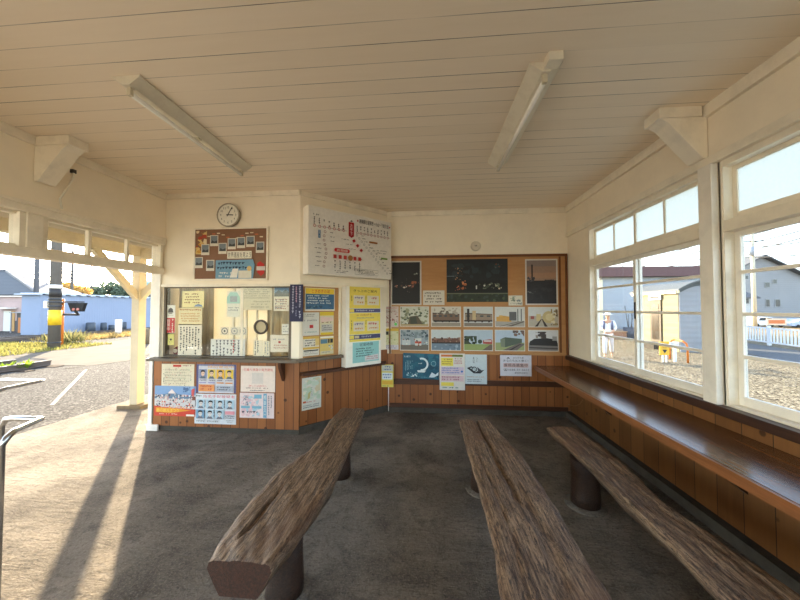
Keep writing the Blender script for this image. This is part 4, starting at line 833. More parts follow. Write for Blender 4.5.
# ---- posters below the panel
G5 = 'posters hanging below the display panel'
S('poster', 'dark teal poster with a white ring drawing below the display panel', 'poster', 'B', (402.5, 353, 439, 378.5), (30, 84, 106),
  [('s', .02, .02, .98, .98, 30, [(34, 96, 116), (24, 70, 92), (40, 104, 124)], .1), ('ring', .52, .42, .26, .19, (214, 226, 228), -100, 110), ('p', [(.4, .66), (.64, .66), (.6, .74), (.42, .74)], (214, 226, 228)), ('l', .42, .36, .6, .44, 1, (206, 220, 224)), ('t', .03, .1, .2, .17, 'SL運行', (206, 220, 224)), ('v', .06, .3, .28, .68, 5, (140, 176, 186)), ('ring', .84, .38, .1, .085, (150, 190, 196)),
   ('s', .05, .76, .42, .92, 16, [(214, 226, 228), (150, 190, 200)], .03), ('p', [(.72, .92), (.8, .72), (.9, .8), (.98, .7), (.98, .82), (.85, .92)], (206, 220, 226)), ('l', .4, .9, .95, .96, 1, (110, 160, 176))], G5, .0305, tilt=R(1.5))
S('poster', 'white upright poster with yellow and lilac blocks of print below the display panel', 'poster', 'B', (439.5, 353.5, 465, 390), (222, 216, 206),
  [('r', .06, .03, .92, .09, (110, 120, 60)), ('r', .06, .03, .5, .09, (206, 120, 60)), ('r', .06, .12, .54, .34, (232, 214, 90)), ('l', .08, .14, .52, .32, 3, (150, 120, 60)), ('l', .58, .12, .95, .3, 3, (200, 110, 110)), ('r', .06, .37, .95, .58, (206, 190, 206)), ('l', .08, .38, .93, .56, 3, (84, 120, 180)), ('r', .06, .61, .95, .76, (214, 186, 190)), ('l', .08, .62, .93, .75, 2, (160, 90, 110)), ('r', .06, .79, .56, .89, (232, 214, 90)), ('l', .08, .91, .95, .97, 1, (90, 130, 110)), ('c', .88, .49, .03, (70, 120, 190))], G5, .0335)
S('poster', 'pale blue-grey poster with a black ink leaf drawing below the display panel', 'poster', 'B', (465, 354.5, 487, 384), (196, 208, 212),
  [('tv', .36, .08, .44, .3, '森の駅', BK), ('tv', .52, .1, .58, .26, 'つどい', BK), ('p', [(.08, .46), (.3, .4), (.55, .56), (.88, .52), (.7, .64), (.4, .64)], (40, 44, 48)), ('p', [(.22, .46), (.34, .44), (.56, .58), (.46, .6)], (190, 202, 206)), ('ring', .42, .5, .09, .06, (40, 44, 48)), ('p', [(.55, .42), (.8, .56), (.6, .6)], (70, 74, 80)), ('l', .08, .74, .92, .79, 1, (196, 130, 70)), ('l', .08, .83, .92, .95, 2, (96, 104, 112))], G5, .0305)
S('recruitment_sign', 'white notice with a boxed heading and telephone number on the back wall rail', 'sign', 'B', (500, 354.5, 531.5, 376), (208, 206, 212),
  [('p', [(.2, .19), (.26, .12), (.32, .19)], BK), ('t', .42, .11, .76, .19, 'まなびの森', BK), ('t', .1, .23, .9, .34, 'あなたもSLと働く?', BK), ('r', .1, .4, .9, .6, (206, 176, 172)), ('t', .12, .42, .88, .58, '乗務員募集中', BK), ('t', .1, .65, .9, .77, '☎0585-37-5611', BK), ('t', .46, .81, .88, .89, '鐵道株式会社', BK)], None, .026, thick=.004)

# ---- fluorescent lamps
def lamp(x, y0, y1, label, rot, box=False):
    t = thing('fluorescent_lamp', (x, (y0+y1)/2, H), label, 'lamp', 'bare tube ceiling lamps', rotz=rot)
    L = (y1-y0)/2; z = -.001
    m = MB(); m.prism([(-.092, -L, z), (.092, -L, z), (.092, -L, z-.010), (.022, -L, z-.058), (-.022, -L, z-.058), (-.092, -L, z-.010)], (0, 2*L, 0))
    build(m, 'lamp_housing', 'lamp_paint', t, local=True, bevel=.002)
    for s in (-1, 1):
        o = build(B(-.014, .014, s*(L-.03)-.012, s*(L-.03)+.012, z-.108, z-.054), 'lamp_socket', 'socket', t, local=True, bevel=.003)
    build(MB().tube([(0, -(L-.04), z-.092), (0, L-.04, z-.092)], .0155, 14), 'fluorescent_tube', 'tube', t, local=True)
    if box: build(B(-.015, .065, -L-.075, -L-.001, z-.05, z), 'junction_box', 'lamp_paint', t, local=True, bevel=.003)
    else: build(B(-.02, .02, -.03, .01, z-.068, z-.0555), 'starter', 'socket', t, local=True)
lamp(-1.83, 1.72, 2.95, 'bare tube ceiling lamp towards the ticket office, with no junction box', 0)
lamp(.70, 1.82, 3.05, 'bare tube ceiling lamp towards the windows, with a junction box at its near end', R(0), True)

# ---- dangling cord under left bracket
pts = [onX(74, 172, XL+.02), onX(72, 180, XL+.03), onX(66, 190, XL+.03), onX(60, 199, XL+.03), onX(62, 209, XL+.03)]
t = thing('loose_cord', tuple(pts[0]), 'loose white cord hanging from a hook below the left bracket', 'cord')
sm = []
for i in range(len(pts)-1):
    for k in range(4): sm.append(pts[i].lerp(pts[i+1], k/4))
build(MB().tube(sm+[pts[-1]], .008, 8), 'cord', pm((232, 226, 210)), t); build(B(pts[0].x-.02, pts[0].x+.012, pts[0].y-.018, pts[0].y+.012, pts[0].z-.012, pts[0].z+.02), 'hook', 'dark_grey', t)
# a corroded wire at the left window corner
pts = [onX(162.5, 272, XL), onX(161.5, 279, XL), onX(163.5, 284, XL)]
# ---- window shelf
t = thing('window_shelf', (1.76, 2.0, .70), 'long varnished brown shelf running under the right-hand windows', 'shelf')
z = .70; f0, f1 = onZ(537, 366.5, z), onZ(800, 506, z); dx = (f1.x-f0.x)/(f1.y-f0.y)
yA, yB = Y2-.026, -1.6; xa, xb = f0.x+dx*(yA-f0.y), f0.x+dx*(yB-f0.y)*.6
m = MB(); m.prism([(xa, yA, z-.045), (XR-.002, yA, z-.045), (XR-.002, yB, z-.045), (xb, yB, z-.045)], (0, 0, .045)); build(m, 'shelf_board', 'shelf', t, bevel=.004)
m = MB(); m.prism([(xa-.016, yA, z-.058), (xa-.0005, yA, z-.058), (xb-.0005, yB, z-.058), (xb-.016, yB, z-.058)], (0, 0, .056)); build(m, 'front_lip', 'shelf_edge', t)
for y in (3.55, 2.13, .8, -.6):
    m = MB(); m.prism([(XR-.004, y, z-.047), (XR-.38, y, z-.047), (XR-.34, y, z-.09), (XR-.004, y, z-.36)], (0, .04, 0)); build(m, 'shelf_bracket', 'dark_y', t)
pts = [onX(580, 396, XR-.02), onX(582.5, 400, XR-.02), onX(580, 404, XR-.02), onX(575, 406, XR-.02), onX(568, 404.5, XR-.02)]
tag(build(MB().tube(pts, .0035, 6), 'thin_wire', pm((150, 110, 76)), None, tuple(pts[0])), 'short thin wire curling down the pine wall under the window shelf', 'wire')

# ---- benches
def interp(pts, y):
    if y <= pts[0][1]: a, b = pts[0], pts[1]
    elif y >= pts[-1][1]: a, b = pts[-2], pts[-1]
    else:
        for i in range(len(pts)-1):
            if pts[i][1] <= y <= pts[i+1][1]: a, b = pts[i], pts[i+1]; break
    return a[0]+(b[0]-a[0])*(y-a[1])/(b[1]-a[1])
def bench(label, zt, th, lpx, rpx, y0, y1, legs, crack, seed, near_l=None, near_r=None, inset=.05):
    rnd = random.Random(seed)
    Lp = sorted([tuple(onZ(x, y, zt))[:2] for x, y in lpx], key=lambda p: p[1]); Rp = sorted([tuple(onZ(x, y, zt))[:2] for x, y in rpx], key=lambda p: p[1])
    if near_l is not None: Lp.insert(0, (near_l, y0)); Rp.insert(0, (near_r, y0))
    xm = (interp(Lp, (y0+y1)/2)+interp(Rp, (y0+y1)/2))/2
    t = thing('log_bench', (xm, (y0+y1)/2, 0), label, 'bench', 'rough split-log benches')
    n = 110; mtop = 26; rings = []; ph = [rnd.random()*6.28 for _ in range(8)]
    for i in range(n+1):
        y = y0+(y1-y0)*i/n; xl, xr = interp(Lp, y), interp(Rp, y)
        wob = .002*math.sin(y*9+ph[0])+.002*math.sin(y*23+ph[1]); wob2 = .002*math.sin(y*11+ph[2])+.002*math.sin(y*27+ph[3]); xl += wob; xr += wob2
        ring = []
        for j in range(mtop+1):
            f = j/mtop; x = xl+(xr-xl)*f
            z = zt-.010*max(0, abs(f-.5)*2-.86)/.14+.0025*math.sin(y*14+f*9+ph[4])+.0018*math.sin(y*37+f*23)+.0015*math.sin(f*60+math.sin(y*6)*3)
            for (cf, cw, cd, ya, yb) in crack:
                if ya < y < yb:
                    c = cf+.03*math.sin(y*4.1+ph[5])+.012*math.sin(y*13); e = min(1, (y-ya)/.12, (yb-y)/.12); d = abs(f-c)/cw
                    if d < 1: z -= cd*e*(1-d*d)
            ring.append((x, y, z))
        bl = inset*(.9+.35*math.sin(y*5+ph[6])); br = inset*(.9+.35*math.sin(y*6+ph[7]))
        ring += [(xr+.008, y, zt-.25*th), (xr-br*.35, y, zt-.6*th), (xr-br, y, zt-th), (xl+bl, y, zt-th), (xl+bl*.35, y, zt-.6*th), (xl-.008, y, zt-.25*th)]
        rings.append(ring)
    m = MB(); K = len(rings[0])
    for r in rings: m.v += r
    for i in range(n):
        for j in range(K):
            k = (j+1) % K; m.f.append((i*K+j, i*K+k, (i+1)*K+k, (i+1)*K+j)); m.mi.append(0); m.sm.append(True)
    m.f.append(tuple(range(K))); m.mi.append(1); m.sm.append(False); m.f.append(tuple(n*K+k for k in reversed(range(K)))); m.mi.append(1); m.sm.append(False)
    build(m, 'seat_slab', ['bench', 'bench_end'], t)
    for (lx, ly, r) in legs:
        pp = [(lx+.004*math.sin(k), ly, zt-th+.012 if k == 4 else k*(zt-th)/4) for k in range(5)]
        build(MB().tube(pp, [r*1.03, r, r*.98, r*.97, r*.99], 22), 'log_leg', 'bark', t); build(MB().tube([(lx, ly, 0), (lx, ly, .006), (lx, ly, .016)], [r*1.45, r*1.38, r*1.05], 22), 'mortar_ring', 'concrete', t)
zt = .42
bench('thick split-log bench nearest the ticket office, with a broad sawn end', zt, .15,
      [(206, 563), (217.5, 543), (236, 517), (274, 474), (296, 458), (309, 449), (318, 440), (322.5, 431), (328, 422), (341, 408)],
      [(364, 408), (350.6, 442.5), (333.8, 476), (318.8, 499), (300, 529), (272, 561)], 1.29, 3.33, [(-.745, 1.62, .095), (-.755, 2.74, .085)], [(.28, .035, .02, 1.4, 1.9), (.36, .03, .02, 2.3, 3.0), (.62, .02, .006, 1.4, 3.2)], 3)
bench('split-log bench in the middle of the room, its seat cracked lengthwise', zt, .10,
      [(459, 416), (471.6, 460), (483, 496.6), (493, 533), (503, 597)], [(487, 416), (498, 430), (520, 451.6), (536.6, 476.6), (556.6, 508), (580, 546.6), (611, 597)], .70, 3.09,
      [(.47, 2.66, .10), (.47, 1.15, .10)], [(.50, .055, .03, 1.75, 3.3), (.6, .10, .015, 1.2, 2.1), (.2, .04, .01, .8, 2.6)], 8, .25, .66)
bench('narrower live-edged log bench along the right wall below the window shelf', zt, .085,
      [(544, 423), (570.5, 448), (588.5, 463.5), (620, 495), (665, 535.5), (719, 594)], [(572, 423), (588.5, 436), (620, 459), (665, 502), (755, 562.5), (800, 592)], .60, 2.97,
      [(1.215, 2.52, .10), (1.225, 1.28, .105)], [(.7, .05, .012, 1.2, 2.6), (.35, .04, .008, 1.0, 2.9)], 12, 1.07, 1.39, .035)

# ================================================================== OUTSIDE, LEFT
struct(B(-70, -.55, -12, 130, GL-.3, GL), 'gravel_ground', 'gravel_l')
# asphalt crossing strip and path beyond the gravel
m = MB(); pa, pb, pc = onZ(22, 372, GL), onZ(128, 361, GL), onZ(158, 352, GL); zq = GL-.01
m.prism([(-14.2, 7.9, zq), (-12.3, 7.75, zq), (-9.2, 7.75, zq), (pa.x+.6, pa.y+.4, zq), (pb.x, pb.y, zq), (pc.x, pc.y, zq), (pc.x+.5, 24, zq), (-16.2, 24, zq), (-14.6, 12.6, zq)], (0, 0, .016)); struct(m, 'crossing_path', 'asphalt')
a = onZ(0, 398, GL); b = onZ(120, 366, GL)
m = MB(); p, q = onZ(52, 405, GL), onZ(86, 370, GL); d = (q-p).normalized()*.022; d = Vector((-d.y, d.x, 0)); m.prism([p-d, p+d, q+d, q-d], (0, 0, .006)); struct(m, 'path_line', pm((104, 94, 60)))
# railway tracks
def track(xc, y0, y1, label, g_):
    t = thing('railway_track', (xc, (y0+y1)/2, GL), label, 'railway track', 'railway tracks beside the station')
    for s in (-1, 1):
        x = xc+s*.5335; m = MB().box(x-.033, x+.033, y0, y1, GL+.12, GL+.15).box(x-.012, x+.012, y0, y1, GL+.03, GL+.12).box(x-.06, x+.06, y0, y1, GL+.015, GL+.03)
        build(m, 'rail', 'steel', t)
    m = MB(); y = y0+.3
    while y < y1: m.box(xc-1.0, xc+1.0, y, y+.2, GL-.02, GL+.016); y += .62
    o = build(m, 'sleepers', 'sleeper', t)
track(-10.75, -4, 7.7, 'nearer railway track left of the station beyond the gravel', 1)
track(-20.1, -4, 40, 'farther railway track running in front of the blue corrugated building', 1)
# canopy over the left side
struct(MB().prism([(-5.05, -3.2, 2.43), (-3.42, -3.2, 2.66), (-3.42, -3.2, 2.72), (-5.05, -3.2, 2.49)], (0, 8.6, 0)), 'canopy_roof', 'weathered')
struct(B(-4.46, -4.33, -3.2, 5.3, 2.30, 2.44), 'canopy_beam', 'weathered')
t = thing('canopy_post', (-4.39, 4.39, 0), 'cream square timber post with two diagonal braces on a stone block under the canopy', 'post')
px_, py_ = -4.39, 4.42
build(B(px_-.062, px_+.062, py_-.062, py_+.062, .05, 2.30), 'post_shaft', 'weathered', t, bevel=.006)
build(MB().prism([(px_-.20, py_-.13, -.02), (px_+.17, py_-.11, -.02), (px_+.20, py_+.10, -.02), (px_-.17, py_+.12, -.02)], (0, 0, .07)), 'stone_base', 'stone', t, bevel=.01)
build(MB().beam((px_, py_-.03, 1.66), (px_, py_-.68, 2.31), .07, .09), 'diagonal_brace', 'weathered', t, bevel=.003)
build(MB().beam((px_+.03, py_, 1.66), (px_+.64, py_, 2.28), .07, .09), 'diagonal_brace', 'weathered', t, bevel=.003)
struct(B(-4.33, -3.43, 4.36, 4.48, 2.26, 2.40), 'tie_beam', 'weathered')
# wicket rails
def urail(label, p_near, p_tip, p_far, z, leg):
    t = thing('wicket_rail', (p_tip[0]-.6, p_tip[1], 0), label, 'handrail', 'looped tube rails at the platform wicket')
    m = MB(); r = .015; A = Vector(p_near); T = Vector(p_tip); Bf = Vector(p_far)
    pts = [A]; w_ = (A-Bf); 
    c1 = T+(A-Bf).normalized()*.035; 
    pts = [Vector((A.x, A.y, 0.0)), Vector((A.x, A.y, z-.05)), Vector((A.x+.03, A.y+.0, z-.005))]
    pts += [A.lerp(T, .3), A.lerp(T, .6), A.lerp(T, .93), T+Vector((.0, .0, 0)), Bf.lerp(T, .93), Bf.lerp(T, .6), Bf.lerp(T, .3), Vector((Bf.x+.03, Bf.y, z-.005)), Vector((Bf.x, Bf.y, z-.05)), Vector((Bf.x, Bf.y, 0.0))]
    m.tube(pts, r, 12); build(m, 'bent_tube', 'stainless', t)
z = .86
def rail_at(y_near0, y_tip, x_tip, y_far0, label, px0):
    A = onZ(px0, y_near0, z); T = onZ(x_tip, y_tip, z); Bf = onZ(px0, y_far0, z); urail(label, A, T, Bf, z, None)
rail_at(436.5, 419, 41, 418, 'nearer looped steel tube rail at the left edge of the photo', 1.5)
rail_at(391.5, 380.5, 43, 379.5, 'farther looped steel tube rail at the left edge of the photo', -9)
# utility pole
P = onZ(54, 348.5, GL); 
t = thing('utility_pole', tuple(P), 'thick concrete utility pole with a yellow sleeve and steel bands beside the crossing', 'pole')
Hh = lambda py: onY(54, py, P.y).z
build(MB().tube([P, (P.x, P.y, 9.5)], [.175, .14], 20), 'pole_shaft', 'pole_conc', t)
build(MB().tube([(P.x, P.y, Hh(325)), (P.x, P.y, Hh(310))], .188, 20), 'yellow_sleeve', 'yellow', t)
build(MB().tube([(P.x, P.y, Hh(343)), (P.x, P.y, Hh(342))], .186, 20), 'steel_band', 'dark_grey', t)
for a_ in (307, 303, 300): build(MB().tube([(P.x, P.y, Hh(a_)), (P.x, P.y, Hh(a_-1.6))], .19, 20), 'steel_band', 'dark_grey', t)
build(MB().tube([(P.x, P.y, Hh(297)), (P.x, P.y, Hh(289))], .18, 20), 'dark_wrap', 'tar', t)
build(MB().tube([(P.x, P.y, Hh(288.5)), (P.x, P.y, Hh(285))], .182, 20), 'white_band', 'white_paint', t)
build(B(P.x-.38, P.x-.23, P.y-.1, P.y+.1, Hh(308), Hh(301)), 'meter_box', 'cream', t)
build(B(P.x-.24, P.x-.17, P.y-.03, P.y+.03, Hh(305), Hh(304)), 'box_bracket', 'dark_grey', t)
# crossing signal
t = thing('crossing_signal', (P.x+.62, P.y+.6, GL), 'orange crossing signal post with a black hooded lamp beside the utility pole', 'signal')
qx, qy = P.x+.62, P.y+.6
for px0 in (61.5,): q = onY(px0, 320, qy); qx = q.x
zz = lambda py: onY(70, py, qy).z
build(MB().tube([(qx, qy, GL-.02), (qx, qy, zz(299))], .075, 14), 'signal_post', 'orange', t)
ax = onY(76, 305, qy-.24).x
build(MB().tube([(qx, qy, zz(314.5)), (ax-.05, qy-.1, zz(314.5)), (ax, qy-.24, zz(311.6))], .045, 10), 'lamp_arm', 'black', t)
x0, x1 = onY(67.5, 305, qy-.3).x, onY(84.5, 305, qy-.3).x; xb0, xb1 = onY(71, 305, qy-.3).x, onY(81.5, 305, qy-.3).x
m = MB(); m.prism([(x0, qy-.3, zz(303)), (x1, qy-.3, zz(303)), (xb1, qy-.3, zz(311.5)), (xb0, qy-.3, zz(311.5))], (0, .12, 0)); build(m, 'lamp_hood', 'black', t)
for px_l in (74.3, 78.4): c_ = onY(px_l, 309.3, qy-.3); build(MB().tube([(c_.x, qy-.302, c_.z), (c_.x, qy-.34, c_.z)], .05, 14), 'signal_lens', pm((190, 120, 110), .2), t)
build(B(qx-.05, ax+.05, qy-.25, qy+.03, zz(302.6), zz(301.4)), 'top_arm', 'dark_grey', t)
# blue corrugated wall building
bx = -22.6
t = thing('blue_shed_building', (bx-2, 24, GL), 'long low pale blue corrugated building beyond the farther track on the left', 'building')
ya, yb, yc = onX(39, 333, bx).y, onX(62, 333, bx).y, 60; zt_ = onX(100, 296, bx).z
build(B(bx-1.2, bx, ya, yc, GL-.05, zt_-.06), 'sheet_wall', 'blue_sheet', t)
m = MB(); n = 150
for i in range(n):
    y0_, y1_ = ya-.3+(yc-ya+.6)*i/n, ya-.3+(yc-ya+.6)*(i+1)/n; zz_ = zt_+(.06 if i % 2 else 0)
    m.box(bx-1.3, bx+.16, y0_, y1_, zz_-.06, zz_)
build(m, 'corrugated_roof', pm((190, 200, 214)), t)
t = thing('cyan_building', (-20, 52, GL), 'pale cyan building glimpsed between the canopy post and the office corner', 'building')
q = onY(147, 290, 55); q2 = onY(160, 290, 55)
build(B(q.x-3, q2.x+3, 55, 62, GL-.05, onY(150, 283, 55).z), 'building_wall', pm((150, 206, 224)), t); build(B(q.x-3.3, q2.x+3.3, 54.6, 62.4, onY(150, 283, 55).z, onY(150, 283, 55).z+.4), 'roof_edge', pm((190, 220, 226)), t); build(B(q.x+.4, q.x+1.6, 54.9, 55, 3.4, 4.1), 'dark_vent', 'dark_grey', t)
# stumps and crates along the blue wall
G6 = 'dark upright drums along the blue building'
for i, (px, y0_, y1_, lab) in enumerate(((90.5, 333.5, 322.5, 'grey drum at the foot of the blue building, nearest the crossing lamp'), (103.5, 333, 322.5, 'tall dark drum at the foot of the blue building, second from the lamp'), (111.5, 333, 325, 'short dark drum at the foot of the blue building, third from the lamp'), (123.5, 331.5, 322, 'tall dark drum at the foot of the blue building, nearest the canopy post'))):
    q = onX(px, y0_, bx+.45); 
    if q.z < GL: q.z = GL
    hh = onX(px, y1_, bx+.45).z-q.z; w_ = .17 if i else .24
    tag(build(MB().tube([(q.x, q.y, GL), (q.x, q.y, GL+hh*.5), (q.x, q.y, GL+hh*.95), (q.x, q.y, GL+hh)], [w_, w_*1.03, w_, w_*.7], 12), 'drum', pm((72, 78, 86)), None, (q.x, q.y, GL)), lab, 'drum', G6)
q = onZ(118.3, 335, GL); tag(build(MB().tube([(q.x, q.y, GL), (q.x, q.y, onY(118, 320, q.y).z)], .16, 10).tube([(q.x, q.y, onY(118, 320, q.y).z), (q.x, q.y, onY(118, 319.6, q.y).z)], .1, 10), 'marker_post', 'white_paint', None, (q.x, q.y, GL)), 'short white marker post in front of the blue building', 'post')
q = onZ(146, 344, GL); t_ = build(MB().tube([(q.x, q.y, GL), (q.x, q.y, GL+.62), (q.x, q.y, GL+.68)], [.12, .12, .08], 12), 'wooden_post', 'stone', None, (q.x, q.y, GL)); tag(t_, 'stubby brown wooden post between the canopy post and the office corner', 'post')
# houses far left
def house(name, label, x0, x1, y0, y1, ze, zr, wallm, roofm, ridge='y', windows=(), grp=None, over=.4, g0=GL, cat='house'):
    t = thing(name, ((x0+x1)/2, (y0+y1)/2, g0), label, cat, grp)
    m = MB()
    if ridge == 'y': c = (x0+x1)/2; m.prism([(x0, y0, g0-.05), (x1, y0, g0-.05), (x1, y0, ze), (c, y0, zr), (x0, y0, ze)], (0, y1-y0, 0))
    else: c = (y0+y1)/2; m.prism([(x0, y0, g0-.05), (x0, y1, g0-.05), (x0, y1, ze), (x0, c, zr), (x0, y0, ze)], (x1-x0, 0, 0))
    build(m, 'house_walls', wallm, t)
    m = MB(); th = .18; o_ = over; sl = (zr-ze)/((x1-x0)/2 if ridge == 'y' else (y1-y0)/2)
    if ridge == 'y': m.prism([(x0-o_, y0-o_, ze-o_*sl+.02), (c, y0-o_, zr+.02), (x1+o_, y0-o_, ze-o_*sl+.02), (x1+o_, y0-o_, ze-o_*sl+th), (c, y0-o_, zr+th), (x0-o_, y0-o_, ze-o_*sl+th)], (0, y1-y0+2*o_, 0))
    else: m.prism([(x0-o_, y0-o_, ze-o_*sl+.02), (x0-o_, c, zr+.02), (x0-o_, y1+o_, ze-o_*sl+.02), (x0-o_, y1+o_, ze-o_*sl+th), (x0-o_, c, zr+th), (x0-o_, y0-o_, ze-o_*sl+th)], (x1-x0+2*o_, 0, 0))
    build(m, 'roof', roofm, t)
    for (face, a, b, z0, z1) in windows:
        mm = MB()
        if face == 'x0': mm.box(x0-.05, x0-.002, a, b, z0, z1)
        if face == 'x1': mm.box(x1+.002, x1+.05, a, b, z0, z1)
        if face == 'y0': mm.box(a, b, y0-.05, y0-.002, z0, z1)
        w_ = build(mm, 'window', pm((150, 150, 150)), t)
        g = MB(); e = .08
        if face == 'x0': g.box(x0-.06, x0-.051, a+e, b-e, z0+e, z1-e)
        if face == 'x1': g.box(x1+.051, x1+.06, a+e, b-e, z0+e, z1-e)
        if face == 'y0': g.box(a+e, b-e, y0-.06, y0-.051, z0+e, z1-e)
        build(g, 'window_pane', 'dark_win', w_)
    return t
yh = 24.5; q0, q1 = onY(-60, 290, yh), onY(40, 292, yh)
ze_, zr_ = onY(40, 294.5, yh).z, onY(3, 270, yh+2).z
t = thing('tiled_house', ((q0.x+q1.x)/2, yh, GL), 'house with a grey hipped tile roof behind the dusty pink shed', 'house')
build(B(q0.x+.6, q1.x-.6, yh+.5, yh+4, GL-.05, ze_+.05), 'house_walls', pm((110, 106, 104)), t)
m = MB(); xa_, xb_ = q0.x, q1.x; r0, r1 = xa_+1.5, onY(3, 270, yh+2).x
e0, e1, e2, e3 = (xa_, yh, ze_), (xb_, yh, ze_), (xb_, yh+4.5, ze_), (xa_, yh+4.5, ze_); R0, R1 = (r0, yh+2.2, zr_), (r1, yh+2.2, zr_)
m.face([e0, e1, R1, R0]); m.face([e1, e2, R1]); m.face([e2, e3, R0, R1]); m.face([e3, e0, R0]); m.face([e3, e2, e1, e0])
build(m, 'roof', 'roof_tile', t); m = MB().beam(R0, R1, .3, .22).beam(R1, (xb_, yh, ze_+.03), .2, .16); build(m, 'ridge_tiles', pm((96, 98, 104)), t)
build(B(q1.x-5, q1.x-3.6, yh+.44, yh+.499, 1.2, 2.2), 'window', 'dark_win', t)
q0, q1 = onY(-20, 300, 19), onY(24.5, 300, 19)
t = thing('pink_shed', ((q0.x+q1.x)/2, 20, GL), 'dusty pink flat-roofed shed with a pale shutter door at the left edge', 'shed')
build(B(q0.x, q1.x, 19, 22, GL-.05, onY(10, 297, 19).z), 'shed_walls', 'pink_wall', t); build(B(q0.x-.1, q1.x+.12, 18.85, 22.1, onY(10, 297, 19).z, onY(10, 297, 19).z+.09), 'shed_roof', pm((214, 200, 190)), t)
d0, d1, d2 = onY(4.5, 310, 19).x, onY(12, 310, 19).x, onY(15.5, 310, 19).x
build(B(d0, d1, 18.96, 18.99, GL, onY(10, 311, 19).z), 'shutter_door', pm((210, 206, 196)), t); build(B(d1, d2, 18.96, 18.99, GL, onY(10, 311, 19).z), 'wood_door', pm((176, 136, 84)), t)
build(B(d0-.15, d2+.15, 18.5, 18.99, onY(10, 309, 19).z, onY(10, 308, 19).z+.04), 'door_canopy', pm((214, 206, 196)), t)
# orange and dark clutter beside the shed
q = onY(28.5, 325, 18.4); q.y = 19; t = thing('stacked_junk', (q.x, 18.4, GL), 'dark pile of goods with an orange board beside the pink shed', 'pile')
rn = random.Random(4)
build(B(q.x-.3, q.x+.3, 18.0, 18.7, GL-.01, 1.2).box(q.x-.28, q.x+.25, 17.9, 18.0, GL, .7), 'dark_crates', pm((78, 74, 74)), t); build(B(q.x+.1, q.x+.3, 17.8, 17.86, GL, .9), 'orange_board', pm((180, 112, 60)), t); build(B(q.x-.42, q.x+.42, 17.7, 18.75, 1.2, 1.26).box(q.x-.4, q.x-.35, 17.75, 17.8, GL, 1.2).box(q.x+.35, q.x+.4, 17.75, 17.8, GL, 1.2), 'lean_to_roof', pm((150, 150, 152)), t)
# thin poles
G7 = 'slim poles behind the railway'
for (px, yb, dist, r, top, lab) in ((35, 333, 18.5, .14, 9, 'dark slim pole standing between the pink shed and the blue building'), (71, 320, 34, .16, 8.5, 'slim dark pole rising behind the blue building beside the autumn tree'), (77.5, 320, 48, .12, 5.2, 'short distant pole just right of the pole by the autumn tree'), (90, 320, 44, .1, 9, 'thin pale pole rising midway behind the blue building')):
    q = onY(px, yb, dist); t = thing('slim_pole', (q.x, dist, GL), lab, 'pole', G7)
    build(MB().tube([(q.x, dist, GL-.05), (q.x, dist, top)], [r, r*.8], 10), 'pole_shaft', 'pole_conc' if px != 35 else pm((84, 84, 88)), t)
    build(B(q.x-.5, q.x+.5, dist-.05, dist+.05, top-.7, top-.6), 'cross_arm', 'dark_grey', t)
def wire(a, b, lab, cat, grp, r=.012, sag=.4):
    a, b = Vector(a), Vector(b); P_ = [a.lerp(b, i/12)-Vector((0, 0, sag*4*(i/12)*(1-i/12))) for i in range(13)]
    return tag(build(MB().tube(P_, r, 6), 'overhead_wire', 'black', None, tuple(a)), lab, cat, grp)
LW = 'overhead wires on the left, between the slim poles'
WLL = iter(('uppermost long wire sloping over the grey tiled roof', 'second long wire, crossing level below the uppermost at the left edge', 'nearly level wire just above the blue building roof', 'short steep wire dropping beside the utility pole', 'gently falling wire from the utility pole towards the canopy post', 'short wire ending at the utility pole from the left edge'))
for (a_, b_) in (((0, 259), (130, 283)), ((0, 270), (120, 281)), ((0, 285), (62, 283)), ((42, 262), (48, 286)), ((50, 268), (140, 276)), ((2, 264), (40, 275))):
    wire(onY(a_[0]-(8 if a_[0] < 5 else 0), a_[1], 30), onY(b_[0], b_[1], 34), 'left wire: '+next(WLL), 'wire', LW, .05, .2)
# trees
def tree(name, label, cx, cy, g0, h, rx, rz, leaf, n=1700, seed=1, lobes=7, size=.28, grp=None, trunk=.16):
    rn = random.Random(seed); t = thing(name, (cx, cy, g0), label, 'tree', grp)
    zc = h-rz
    P_ = [(cx, cy, g0-.05), (cx+.1, cy, g0+(zc-g0)*.5), (cx, cy+.05, zc)]; m = MB().tube(P_, [trunk*1.2, trunk, trunk*.6], 10)
    for k in range(6):
        th = k*1.05; m.tube([(cx, cy, zc-rz*.5), (cx+rx*.6*math.cos(th), cy+rx*.6*math.sin(th), zc+rz*.3)], [trunk*.5, trunk*.15], 6)
    build(m, 'trunk', 'sleeper', t)
    m = MB(); L = [(cx+rx*.55*rn.uniform(-1, 1), cy+rx*.55*rn.uniform(-1, 1), zc+rz*.5*rn.uniform(-1, 1), rn.uniform(.4, .62)) for _ in range(lobes)]
    for i in range(n):
        lx, ly, lz, s = rn.choice(L); d = Vector((rn.gauss(0, 1), rn.gauss(0, 1), rn.gauss(0, 1))).normalized()*(rn.random()**.35)
        c = Vector((lx+d.x*rx*s, ly+d.y*rx*s, lz+d.z*rz*s)); u = Vector((rn.gauss(0, 1), rn.gauss(0, 1), rn.gauss(0, 1))).normalized(); v = u.orthogonal().normalized(); q = size*rn.uniform(.6, 1.3)
        m.face([c-u*q, c+v*q*.5, c+u*q, c-v*q*.5])
    build(m, 'foliage', leaf, t, fix=False)
q = onY(112, 300, 48); tree('evergreen_tree', 'rounded grey-green tree behind the blue building near the canopy post', q.x, 48, GL, onY(112, 279.5, 48).z, 2.7, 2.0, 'leaf_green', 2400, 2, 9, .3)
q = onY(73, 296, 36); tree('autumn_tree', 'orange autumn tree behind the blue building to the right of the utility pole', q.x, 36, GL, onY(73, 282.5, 36).z, 1.9, 1.2, 'leaf_orange', 1500, 3, 7, .26)
